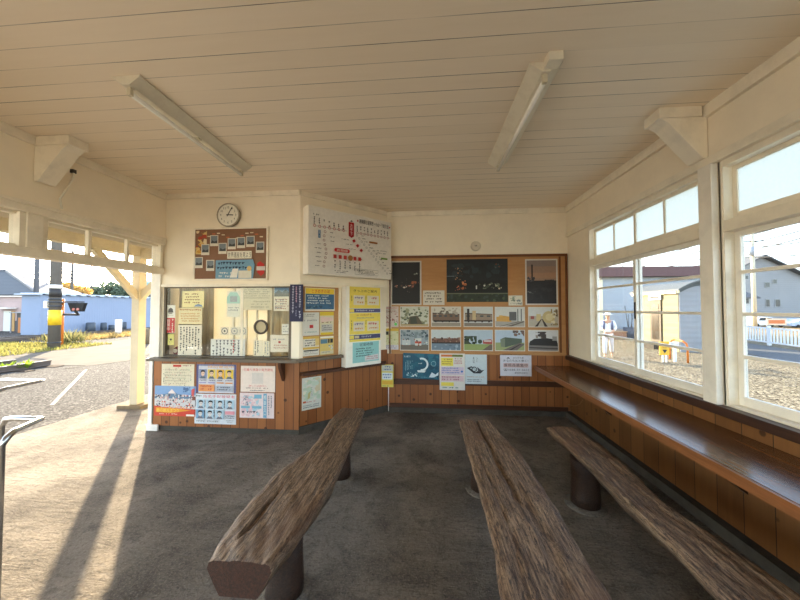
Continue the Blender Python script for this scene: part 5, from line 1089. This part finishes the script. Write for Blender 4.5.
q = onY(49, 292, 33); tree('autumn_tree', 'olive-brown autumn tree behind the blue building to the left of the utility pole', q.x, 33, GL, onY(47, 281, 33).z, 1.2, 1.3, 'leaf_olive', 1300, 5, 7, .24)
# verge grass
def blades(name, label, cat, region, n, mat, hh, seed, zb=GL):
    rn = random.Random(seed); m = MB()
    for i in range(n):
        x, y = region(rn); th = rn.random()*6.28; h_ = hh*rn.uniform(.5, 1.4); w_ = .018+h_*.06; d = Vector((math.cos(th), math.sin(th), 0)); b = Vector((x, y, zb)); l = Vector((rn.gauss(0, .4)*h_, rn.gauss(0, .4)*h_, h_))
        m.face([b-d*w_, b+d*w_, b+l])
    o = build(m, name, mat, fix=False); o['kind'] = 'stuff'; o['label'] = label; o['category'] = cat; return o
def reg1(rn): y = rn.uniform(3, 9.4); return rn.uniform(-17.8, -12.2), y*1.0+rn.uniform(0, 5)
blades('verge_grass', 'yellow-green grass on the verge between the two tracks at the far left', 'grass', lambda rn: (lambda y: (rn.uniform(-18.6, -13.6), y))(rn.uniform(6.5, 12.5)), 5200, 'grass', .10, 1)
blades('dry_verge_grass', 'dry golden grass in front of the blue building beyond the crossing path', 'grass', lambda rn: (lambda y: (rn.uniform(-19, -16.4)+(y-14)*.03, y))(rn.uniform(13.5, 30)), 5200, 'dry_grass', .17, 2)
rnw = random.Random(6)
for (px, py, lab) in ((26, 369, 'bright green weed tuft at the edge of the nearer track, the larger of two'), (5, 371, 'small bright green weed tuft by the nearer track, smaller of two')):
    q = onZ(px, py, GL); m = MB()
    for i in range(60):
        th = rnw.random()*6.28; L_ = rnw.uniform(.12, .34); d = Vector((math.cos(th), math.sin(th), rnw.uniform(.4, 1.4))).normalized(); s_ = d.cross(Vector((0, 0, 1))).normalized()*.03; b = Vector((q.x, q.y, GL))
        m.face([b, b+d*L_*.6+s_, b+d*L_, b+d*L_*.6-s_])
    tag(build(m, 'weed_tuft', 'weed', None, (q.x, q.y, GL), fix=False), lab, 'plant', 'weed tufts by the nearer track')
q = onZ(66, 343, GL); m = MB()
for i in range(260):
    th = rnw.random()*6.28; L_ = rnw.uniform(.3, .8); d = Vector((math.cos(th), math.sin(th), rnw.uniform(.5, 2))).normalized(); s_ = d.cross(Vector((0, 0, 1))).normalized()*.03; b = Vector((q.x+rnw.gauss(0, .35), q.y+rnw.gauss(0, .3), GL))
    m.face([b, b+d*L_*.6+s_, b+d*L_, b+d*L_*.6-s_])
tag(build(m, 'feathery_grass', 'leaf_olive', None, (q.x, q.y, GL), fix=False), 'pale feathery grass clump at the foot of the crossing signal', 'plant', None, 'stuff')

# ================================================================== OUTSIDE, RIGHT
struct(B(-.55, 120, -20, 130, GR-.3, GR), 'forecourt_ground', 'gravel_r')
# road, kerbed, beyond the forecourt (runs away to the right)
def dirv(p, q): return (Vector(q)-Vector(p)).normalized()
A_ = onZ(742, 353, GR); B_ = onZ(800, 364, GR); C_ = onZ(742, 342.5, GR); D_ = onZ(800, 348, GR)
d = dirv(A_, B_); e = dirv(C_, D_)
m = MB(); m.prism([A_-d*30, A_+d*40, C_+d*40, C_-d*30], (0, 0, .012)); struct(m, 'road_near', 'asphalt_d')
# white guard fence
n_ = Vector((-d.y, d.x, 0)); n_ = n_ if n_.dot(Vector((1, 1, 0))) > 0 else -n_
t0 = onZ(742, 341.5, GR); ft = onY(742, 325, t0.y).z
t = thing('white_fence', tuple(t0), 'low white railing fence along the road outside the near window', 'fence')
f0 = t0-d*14; L_ = 34
for z in (ft-.06, GR+.15):
    build(MB().beam((f0.x, f0.y, z), (f0.x+d.x*L_, f0.y+d.y*L_, z), .05, .07), 'fence_rail', 'fence_white', t)
m = MB(); s_ = 0
while s_ < L_:
    p = f0+d*s_; m.beam((p.x, p.y, GR+.15), (p.x, p.y, ft-.06), .045, .05); s_ += .2
o = build(m, 'fence_bars', 'fence_white', t)
for k in range(12):
    p = f0+d*(.9+3.0*k); build(MB().beam((p.x, p.y, GR-.02), (p.x, p.y, ft+.06), .11, .11), 'fence_post', 'fence_white', t)
# dry field behind the fence
A2 = C_+n_*1.0; m = MB(); m.prism([A2-d*40, A2+d*60, A2+d*60+n_*16, A2-d*40+n_*16], (0, 0, .01)); struct(m, 'dry_field', paint('dry_field_soil', (150, 126, 90), .9, .5, .4, (120, 102, 72)))
# houses behind
def ubox(px0, px1, pyt, pyb, Y, depth): a = onY(px0, pyt, Y); b = onY(px1, pyb, Y); return a.x, b.x, a.z, b.z
Yh = 44
x0 = onY(736, 300, Yh).x; x1 = onY(842, 300, Yh).x; ze = onY(800, 278, Yh).z; zr = onY(761, 256.5, Yh).z
def pxw(a, b, c, e, Y): p = onY(a, c, Y); q = onY(b, e, Y); return ('y0', p.x, q.x, q.z, p.z)
gx0 = onY(722, 300, Yh).x; gx1 = onY(802, 300, Yh).x
house('grey_house', 'large grey-blue gabled house beyond the road seen through the near window', gx0, gx1, Yh, Yh+14, onY(800, 276, Yh).z, zr, 'house_grey', 'roof_tile', 'y',
      [pxw(743, 748.5, 275, 279.5, Yh), pxw(764, 770, 282, 287.5, Yh), pxw(772, 777, 279, 284, Yh), pxw(765, 770, 299, 307, Yh), pxw(774.5, 780.5, 299, 307, Yh)], 'houses beyond the road', .7, GR)
gx2 = onY(790, 300, Yh+16).x; gx3 = onY(850, 300, Yh+16).x
house('pale_house', 'pale house partly hidden at the right edge beyond the large grey-blue one', gx2, gx3, Yh+16, Yh+26, onY(800, 284, Yh+16).z, onY(820, 272, Yh+16).z, 'house_pale', 'roof_tile', 'y', [], 'houses beyond the road', .5, GR)
q0, q1 = onY(728, 300, 36), onY(750.5, 300, 36)
house('garage', 'small grey-roofed garage to the left of the large grey-blue house', q0.x, q1.x, 36, 40, onY(740, 297, 36).z, onY(740, 289, 36).z, 'house_pale', 'roof_tile', 'x', [pxw(738, 749, 297, 304, 36)], None, .5, GR)
# utility pole right
Yp = 30; q = onY(754, 300, Yp); t = thing('street_pole', (q.x, Yp, GR), 'pale concrete street pole before the large grey-blue house', 'pole')
build(MB().tube([(q.x, Yp, GR-.05), (q.x, Yp, onY(753, 245, Yp).z+1.2)], [.17, .12], 14), 'pole_shaft', pm((206, 196, 172)), t); zt2 = onY(753, 245, Yp).z
build(B(q.x-.9, q.x+.9, Yp-.05, Yp+.05, zt2+.3, zt2+.4), 'cross_arm', 'dark_grey', t); 
build(MB().tube([(q.x-.3, Yp-.2, zt2-1), (q.x-.3, Yp-.2, zt2-.2)], .2, 12), 'transformer', pm((170, 176, 184)), t)
build(MB().beam((q.x-.3, Yp-.2, zt2-.7), (q.x, Yp, zt2-.7), .08, .08), 'transformer_bracket', 'dark_grey', t)
# wires on the right
RW = 'overhead wires seen through the right windows'; RLL = iter(('topmost long wire in the near window', 'second long wire down in the near window', 'fifth wire down, rising gently in the near window', 'third long wire down in the near window', 'lowest, almost level wire in the near window', 'short wire stub at the street pole top', 'steep upper wire in the far window', 'middle wire of the far window', 'lowest, flattest wire of the far window', 'topmost wire of the far window'))
for (a_, b_) in (((738, 238), (830, 210)), ((738, 245), (830, 222)), ((738, 247.5), (830, 238)), ((738, 252), (830, 230)), ((738, 257), (830, 252)), ((740, 236), (752, 228)), ((600, 276), (730, 243)), ((600, 280), (730, 252)), ((596, 277), (735, 262)), ((600, 272), (735, 233))):
    Ya, Yb = (38, 24) if a_[0] > 700 else (46, 30)
    wire(onY(a_[0], a_[1], Ya), onY(b_[0], b_[1], Yb), 'thin overhead wire: '+next(RLL), 'wire', RW, .05, .15)
# cars
def car(label, px0, px1, Y, paint_, seed):
    a, b = onY(px0, 322, Y), onY(px1, 322, Y); L_ = b.x-a.x; z0 = GR+.02
    t = thing('parked_car', ((a.x+b.x)/2, Y, GR), label, 'car', 'cars parked beyond the road'); W = 1.5; s = L_/3.6
    def P2(u, z): return (a.x+u*L_, Y-W/2, z0+z*s*1.05)
    m = MB(); m.prism([P2(0, .25), P2(.02, .85), P2(.10, .98), P2(.22, 1.0), P2(.32, 1.5), P2(.82, 1.55), P2(.97, 1.0), P2(1, .9), P2(1, .25)], (0, W, 0)); build(m, 'car_body', paint_, t, bevel=.05)
    m = MB(); m.prism([(p[0], p[1]-.01, p[2]) for p in (P2(.27, 1.02), P2(.345, 1.42), P2(.8, 1.46), P2(.9, 1.02))], (0, W+.02, 0)); build(m, 'car_windows', 'dark_win', t)
    for u in (.2, .8):
        for yy in (Y-W/2-.02, Y+W/2-.16):
            c_ = (a.x+u*L_, yy, z0+.29*s); build(MB().tube([c_, (c_[0], c_[1]+.18, c_[2])], .3*s, 16), 'wheel', 'rubber', t)
    build(B(a.x+.02, a.x-.03, Y-.5, Y-.2, z0+.6*s, z0+.75*s), 'headlamp', 'fence_white', t)
car('white van-like car parked in front of the large grey-blue house, left of the two', 744.5, 768, 34, 'car_white', 1)
car('silver-blue car parked at the right edge, right of the two', 784.5, 806, 33, pm((176, 190, 210), .25), 2)
q = onY(776, 320, 28); t = thing('road_sign', (q.x, 28, GR), 'low orange-striped sign board standing between the two parked cars', 'sign')
build(B(q.x-.75, q.x+.75, 27.96, 28, onY(776, 325, 28).z, onY(776, 318.5, 28).z), 'sign_board', pm((224, 200, 176)), t); build(B(q.x-.6, q.x+.6, 27.94, 27.96, onY(776, 323.5, 28).z, onY(776, 320, 28).z), 'sign_stripe', pm((206, 120, 70)), t)
for s_ in (-.6, .6): build(B(q.x+s_-.03, q.x+s_+.03, 28.001, 28.04, GR-.02, onY(776, 319, 28).z), 'sign_leg', 'dark_grey', t)
# boxcar-like shed
O = onZ(679.3, 352, GR); ztop = onY(679.3, 291, O.y).z; LEN, WID = 2.75, 1.75; X_ = O.x
t = thing('boxcar_shed', tuple(O), 'cream and grey shed like an old freight wagon, on the gravel outside', 'shed')
build(B(X_, X_+WID, O.y, O.y+LEN, GR-.03, ztop), 'shed_walls', 'cream_siding', t)
m = MB(); m.prism([(X_+.02, O.y-.04, GR), (X_+WID, O.y-.04, GR)]+[(X_+.02+(WID-.02)*(12-k)/12, O.y-.04, ztop-.04+.36*math.sin(math.pi*(12-k)/12)) for k in range(13)], (0, .038, 0)); build(m, 'grey_end_wall', 'grey_siding', t)
ring = [(X_-.12+(WID+.24)*k/12, O.y-.2, ztop+.0+.38*math.sin(math.pi*k/12)) for k in range(13)]; m = MB()
for k in range(12): m.prism([ring[k], ring[k+1], (ring[k+1][0], ring[k+1][1], ring[k+1][2]+.07), (ring[k][0], ring[k][1], ring[k][2]+.07)], (0, LEN+.4, 0))
build(m, 'curved_roof', pm((84, 88, 88)), t)
m = MB(); m.prism([(r_[0], O.y-.06, r_[2]-.16) for r_ in ring]+[(r_[0], O.y-.06, r_[2]+.0) for r_ in reversed(ring)], (0, .018, 0)); build(m, 'arched_fascia', pm((72, 76, 78)), t)
build(B(X_-.10, X_-.002, O.y-.1, O.y+LEN+.1, ztop-.10, ztop+.07), 'eave_board', pm((226, 212, 172)), t)
d0, d1 = onX(662.5, 341, X_), onX(651.5, 341, X_); dzt = onX(657, 300.5, X_).z
o = build(B(X_-.05, X_-.002, d0.y, d1.y, GR+.3, dzt), 'shed_door', pm((84, 70, 52)), t); build(B(X_-.06, X_-.051, d0.y+.12, d1.y-.12, GR+.42, dzt-.15), 'door_glass', pm((56, 48, 38), .2), o)
build(B(X_-.45, X_-.055, d0.y-.1, d1.y+.1, GR, GR+.28), 'door_step', 'curb', t)
o = build(B(X_-.07, X_-.055, d0.y-.05, d1.y+.05, dzt+.03, dzt+.25), 'door_sign', pm((222, 222, 216)), t)
m = MB(); rnk = random.Random(3)
for k in range(7): y_ = d0.y+.06+(d1.y-d0.y-.12)*k/7; m.box(X_-.075, X_-.071, y_, y_+.08, dzt+.09+.02*(k % 2), dzt+.20)
build(m, 'sign_lettering', 'black', o)
# pale blue warehouse with brown roof
wA, wB = onZ(600, 338, GR), onZ(640, 341.5, GR); wd = (wB-wA).normalized(); wn = Vector((-wd.y, wd.x, 0)); wn = wn if wn.dot(Vector((1, 1, 0))) > 0 else -wn
wang = math.atan2(wd.y, wd.x); zw = onY(620, 277, onZ(620, 339, GR).y).z-GR
Yw = 20.5; xw0 = onY(603, 338, Yw).x; xw1 = onY(760, 338, Yw).x; zw = onY(640, 277, Yw).z; zr = onY(640, 267.5, Yw).z
t = thing('blue_warehouse', ((xw0+xw1)/2, Yw, GR), 'pale blue warehouse with a brown roof edge behind the cream shed', 'building')
xw1 = onY(706, 338, Yw).x+.1
build(B(xw0, xw1, Yw, Yw+10, GR-.03, zw), 'warehouse_wall', 'pale_blue_sheet', t)
build(B(xw0-.5, xw1+.3, Yw-.5, Yw+10, zw, zr), 'roof_edge', 'brown_roof', t)
build(B(xw0-.6, xw0-.02, Yw-.1, Yw+1, GR-.03, onY(600, 280, Yw).z), 'cream_pilaster', pm((236, 226, 196)), t)
build(B(xw0+.1, xw1-.1, Yw-.03, Yw-.003, GR, GR+.55), 'wall_base', pm((206, 190, 170)), t)
G8 = 'crates and tools at the foot of the blue warehouse'
q = onY(617, 344, Yw-.5); t = thing('wooden_crate', (q.x, Yw-.6, GR), 'low brown wooden crate beside the walking person', 'crate', G8)
build(B(q.x-.55, q.x+.55, Yw-.85, Yw-.3, GR, GR+.42), 'crate_box', pm((170, 128, 100)), t); build(B(q.x-.6, q.x+.6, Yw-.9, Yw-.25, GR+.42, GR+.48), 'crate_lid', pm((190, 156, 124)), t)
q = onY(629, 344, Yw-.6); t = thing('grey_bin', (q.x, Yw-.7, GR), 'dark grey bin holding upright sticks against the blue warehouse', 'bin', G8)
build(MB().tube([(q.x, Yw-.7, GR), (q.x, Yw-.7, GR+.7)], [.3, .34], 14), 'bin_body', pm((90, 94, 104)), t)
m = MB()
for k in range(6): m.tube([(q.x+.1*math.sin(k*2), Yw-.7+.08*math.cos(k), GR+.5), (q.x+.28*math.sin(k*2.3), Yw-.7+.1*math.cos(k), GR+1.5+.25*(k % 3))], .02, 6)
build(m, 'sticks', pm((110, 112, 116)), t)
# barrier and signs by the shed
q = onZ(664.5, 362, GR); Yq = q.y; t = thing('yellow_notice_stand', (q.x, Yq, GR), 'yellow notice board on a low stand in front of the cream shed', 'sign')
a, b = onY(659, 341.5, Yq), onY(669, 355, Yq); build(B(a.x, b.x, Yq-.03, Yq, b.z, a.z), 'notice_board', pm((232, 176, 50)), t)
mb, mats = sheet_mesh(b.x-a.x-.04, a.z-b.z-.04, (232, 180, 56), [('l', .1, .08, .9, .35, 1, BK), ('p', [(.2, .6), (.8, .6), (.5, .92)], BK), ('l', .2, .4, .8, .55, 1, BK)], 6, .002); mb.v = [(x+a.x+.02, y+Yq-.031, z+b.z+.02) for x, y, z in mb.v]; build(mb, 'notice_print', mats, t, fix=False)
for s_ in (a.x+.08, b.x-.12): build(B(s_, s_+.04, Yq-.025, Yq-.005, GR-.01, b.z), 'stand_leg', 'fence_white', t)
q = onZ(674, 361.5, GR); t = thing('white_notice_stand', (q.x, q.y, GR), 'white board on a white post between the yellow board and the orange hoop', 'sign')
a, b = onY(669, 342, q.y), onY(678.5, 346.5, q.y); build(B(a.x, b.x, q.y-.03, q.y, b.z, a.z), 'notice_board', pm((214, 222, 234)), t); build(B(q.x-.05, q.x+.05, q.y-.06, q.y-.031, GR-.01, a.z-.03), 'stand_post', 'fence_white', t)
build(B(a.x+.2, b.x-.12, q.y-.035, q.y-.03, b.z+.08, a.z-.08), 'blue_mark', pm((90, 130, 190)), t)
q = onZ(688, 363, GR); q2 = onZ(670, 359, GR); zt3 = onY(688, 341.5, q.y).z
pp = [(q2.x, q2.y, GR), (q2.x, q2.y, zt3-.15), (q2.x+.04, q2.y-.03, zt3-.05), (q2.x+.13, q2.y-.08, zt3), (q.x-.12, q.y+.02, zt3), (q.x-.03, q.y, zt3-.08), (q.x, q.y, zt3-.2), (q.x, q.y, GR)]
tag(build(MB().tube(pp, .03, 10), 'hoop_barrier', 'orange', None, tuple(q)), 'orange tubular hoop barrier beside the white board', 'barrier')
# person walking towards the station
PX = onZ(608.5, 357, GR); 
t = thing('person', (PX.x, PX.y, GR), 'person in a white sun hat, white shirt and pale trousers walking over gravel', 'person', rotz=math.atan2(PX.y, PX.x)-math.pi/2)
def skin(name, V, E, Rr, mat, sub=2, lab=None):
    me = bpy.data.meshes.new(name); me.from_pydata(V, E, []); me.materials.append(M[mat] if isinstance(mat, str) else mat)
    o = bpy.data.objects.new(name, me); COL.objects.link(o); o.parent = t
    s = o.modifiers.new('skin', 'SKIN'); s.use_smooth_shade = True
    if not me.skin_vertices: 
        bpy.context.view_layer.objects.active = o
    sv = me.skin_vertices[0].data if me.skin_vertices else None
    return o, s, sv
def skinned(name, V, E, Rr, mat):
    bm = bmesh.new(); lay = bm.verts.layers.skin.verify(); vs = []
    for i, (p, r) in enumerate(zip(V, Rr)):
        v = bm.verts.new(p); r = r if isinstance(r, tuple) else (r, r); v[lay].radius = r; v[lay].use_root = (i == 0); vs.append(v)
    for a, b in E: bm.edges.new((vs[a], vs[b]))
    me = bpy.data.meshes.new(name); bm.to_mesh(me); bm.free(); me.materials.append(M[mat] if isinstance(mat, str) else mat)
    o = bpy.data.objects.new(name, me); COL.objects.link(o); o.parent = t
    s = o.modifiers.new('skin', 'SKIN'); s.use_smooth_shade = True; o.modifiers.new('sub', 'SUBSURF').levels = 1; o.modifiers['sub'].render_levels = 1
    return o
# body: pelvis, spine, head, arms with hands at the waist, legs in mid-stride (1.66 m)
V = [(0, 0, .88), (0, 0, 1.10), (0, 0, 1.32), (0, -.01, 1.42), (0, -.03, 1.50), (0, -.04, 1.60),
     (-.17, 0, 1.34), (-.23, -.02, 1.10), (-.12, -.20, 1.00), (-.05, -.25, 1.02), (.17, 0, 1.34), (.24, -.02, 1.10), (.13, -.20, .98), (.06, -.25, .99),
     (-.09, 0, .82), (-.10, -.14, .46), (-.11, -.20, .07), (-.12, -.32, .03), (.09, 0, .82), (.10, .02, .47), (.11, .16, .12), (.11, .06, .04)]
E_ = [(0, 1), (1, 2), (2, 3), (3, 4), (4, 5), (2, 6), (6, 7), (7, 8), (8, 9), (2, 10), (10, 11), (11, 12), (12, 13), (0, 14), (14, 15), (15, 16), (16, 17), (0, 18), (18, 19), (19, 20), (20, 21)]
Rr = [(.12, .09), (.12, .085), (.13, .09), .05, .07, .085, .05, .04, .032, .03, .05, .04, .032, .03, .075, .055, .035, .03, .075, .055, .035, .03]
skinned('body', V, E_, Rr, 'skin')
skinned('shirt', [V[1], (0, 0, .94), V[2], V[6], V[7], (-.17, -.12, 1.04), V[10], V[11], (.18, -.12, 1.03)], [(0, 1), (0, 2), (2, 3), (3, 4), (4, 5), (2, 6), (6, 7), (7, 8)], [(.15, .115), (.165, .12), (.16, .115), .075, .06, .05, .075, .06, .05], 'shirt')
skinned('trousers', [V[0], V[14], V[15], (-.11, -.19, .12), V[18], V[19], (.11, .15, .16)], [(0, 1), (1, 2), (2, 3), (0, 4), (4, 5), (5, 6)], [(.14, .11), .10, .08, .062, .10, .08, .062], 'trousers')
m = blob(0, -.035, 1.63, .10, .11, .075, 16, 8); build(m, 'hat_crown', 'hat', t, local=True)
m = MB(); m.tube([(0, -.04, 1.605), (0, -.04, 1.618)], [.19, .15], 22); build(m, 'hat_brim', 'hat', t, local=True)
m = MB(); m.tube([(-.13, -.10, 1.37), (-.13, -.125, 1.2), (-.13, -.10, 1.05)], .035, 8); build(m, 'vest_strap', 'vest', t, local=True)
m = MB(); m.tube([(.13, -.10, 1.37), (.13, -.125, 1.2), (.13, -.10, 1.05)], .035, 8); build(m, 'vest_strap', 'vest', t, local=True)
m = MB(); m.box(-.10, .10, -.31, -.265, .96, 1.06); build(m, 'held_bag', pm((226, 220, 210)), t, local=True, bevel=.01)
m = MB(); 
for s_ in (-1, 1): m.box(s_*.035-.012, s_*.035+.012, -.135, -.125, 1.535, 1.55)
build(m, 'eyes', 'black', t, local=True)

# ================================================================== LIGHT, SKY, CAMERA
sun_el = R(19); saz = Vector((-.647, .762, 0)).normalized()
sv = Vector((saz.x*math.cos(sun_el), saz.y*math.cos(sun_el), math.sin(sun_el)))
ld = bpy.data.lights.new('sun', 'SUN'); ld.energy = 6.0; ld.angle = R(.8); ld.color = (1.0, .82, .56)
lo = bpy.data.objects.new('sun', ld); COL.objects.link(lo); lo.rotation_euler = sv.to_track_quat('Z', 'Y').to_euler(); lo.location = (-20, 25, 12)
w = bpy.data.worlds.new('sky'); sc.world = w; w.use_nodes = True; nt = w.node_tree; nt.nodes.clear()
st = nt.nodes.new('ShaderNodeTexSky'); st.sky_type = 'NISHITA'; st.sun_disc = False; st.sun_elevation = sun_el; st.sun_rotation = math.atan2(saz.x, saz.y)
st.air_density = 1.0; st.dust_density = 1.0; st.ozone_density = 1.2
bg = nt.nodes.new('ShaderNodeBackground'); bg.inputs[1].default_value = .30; ou = nt.nodes.new('ShaderNodeOutputWorld')
hs = nt.nodes.new('ShaderNodeHueSaturation'); hs.inputs['Saturation'].default_value = .75; nt.links.new(st.outputs[0], hs.inputs['Color']); nt.links.new(hs.outputs[0], bg.inputs[0]); nt.links.new(bg.outputs[0], ou.inputs[0])
cd = bpy.data.cameras.new('camera'); cd.sensor_width = 36; cd.lens = F*36/800; cd.clip_start = .05; cd.clip_end = 500
co = bpy.data.objects.new('camera', cd); COL.objects.link(co); co.location = (0, 0, CAMZ); co.rotation_euler = (math.pi/2+PIT, 0, YAW); sc.camera = co
sc.view_settings.view_transform = 'Standard'; sc.view_settings.look = 'None'; sc.view_settings.gamma = 1; sc.view_settings.use_curve_mapping = False
sc.view_settings.exposure = 2.0
sc.cycles.max_bounces = 10; sc.cycles.diffuse_bounces = 6; sc.cycles.transparent_max_bounces = 16; sc.cycles.use_denoising = True
sc.cycles.sample_clamp_indirect = 8; sc.cycles.caustics_reflective = False; sc.cycles.caustics_refractive = False
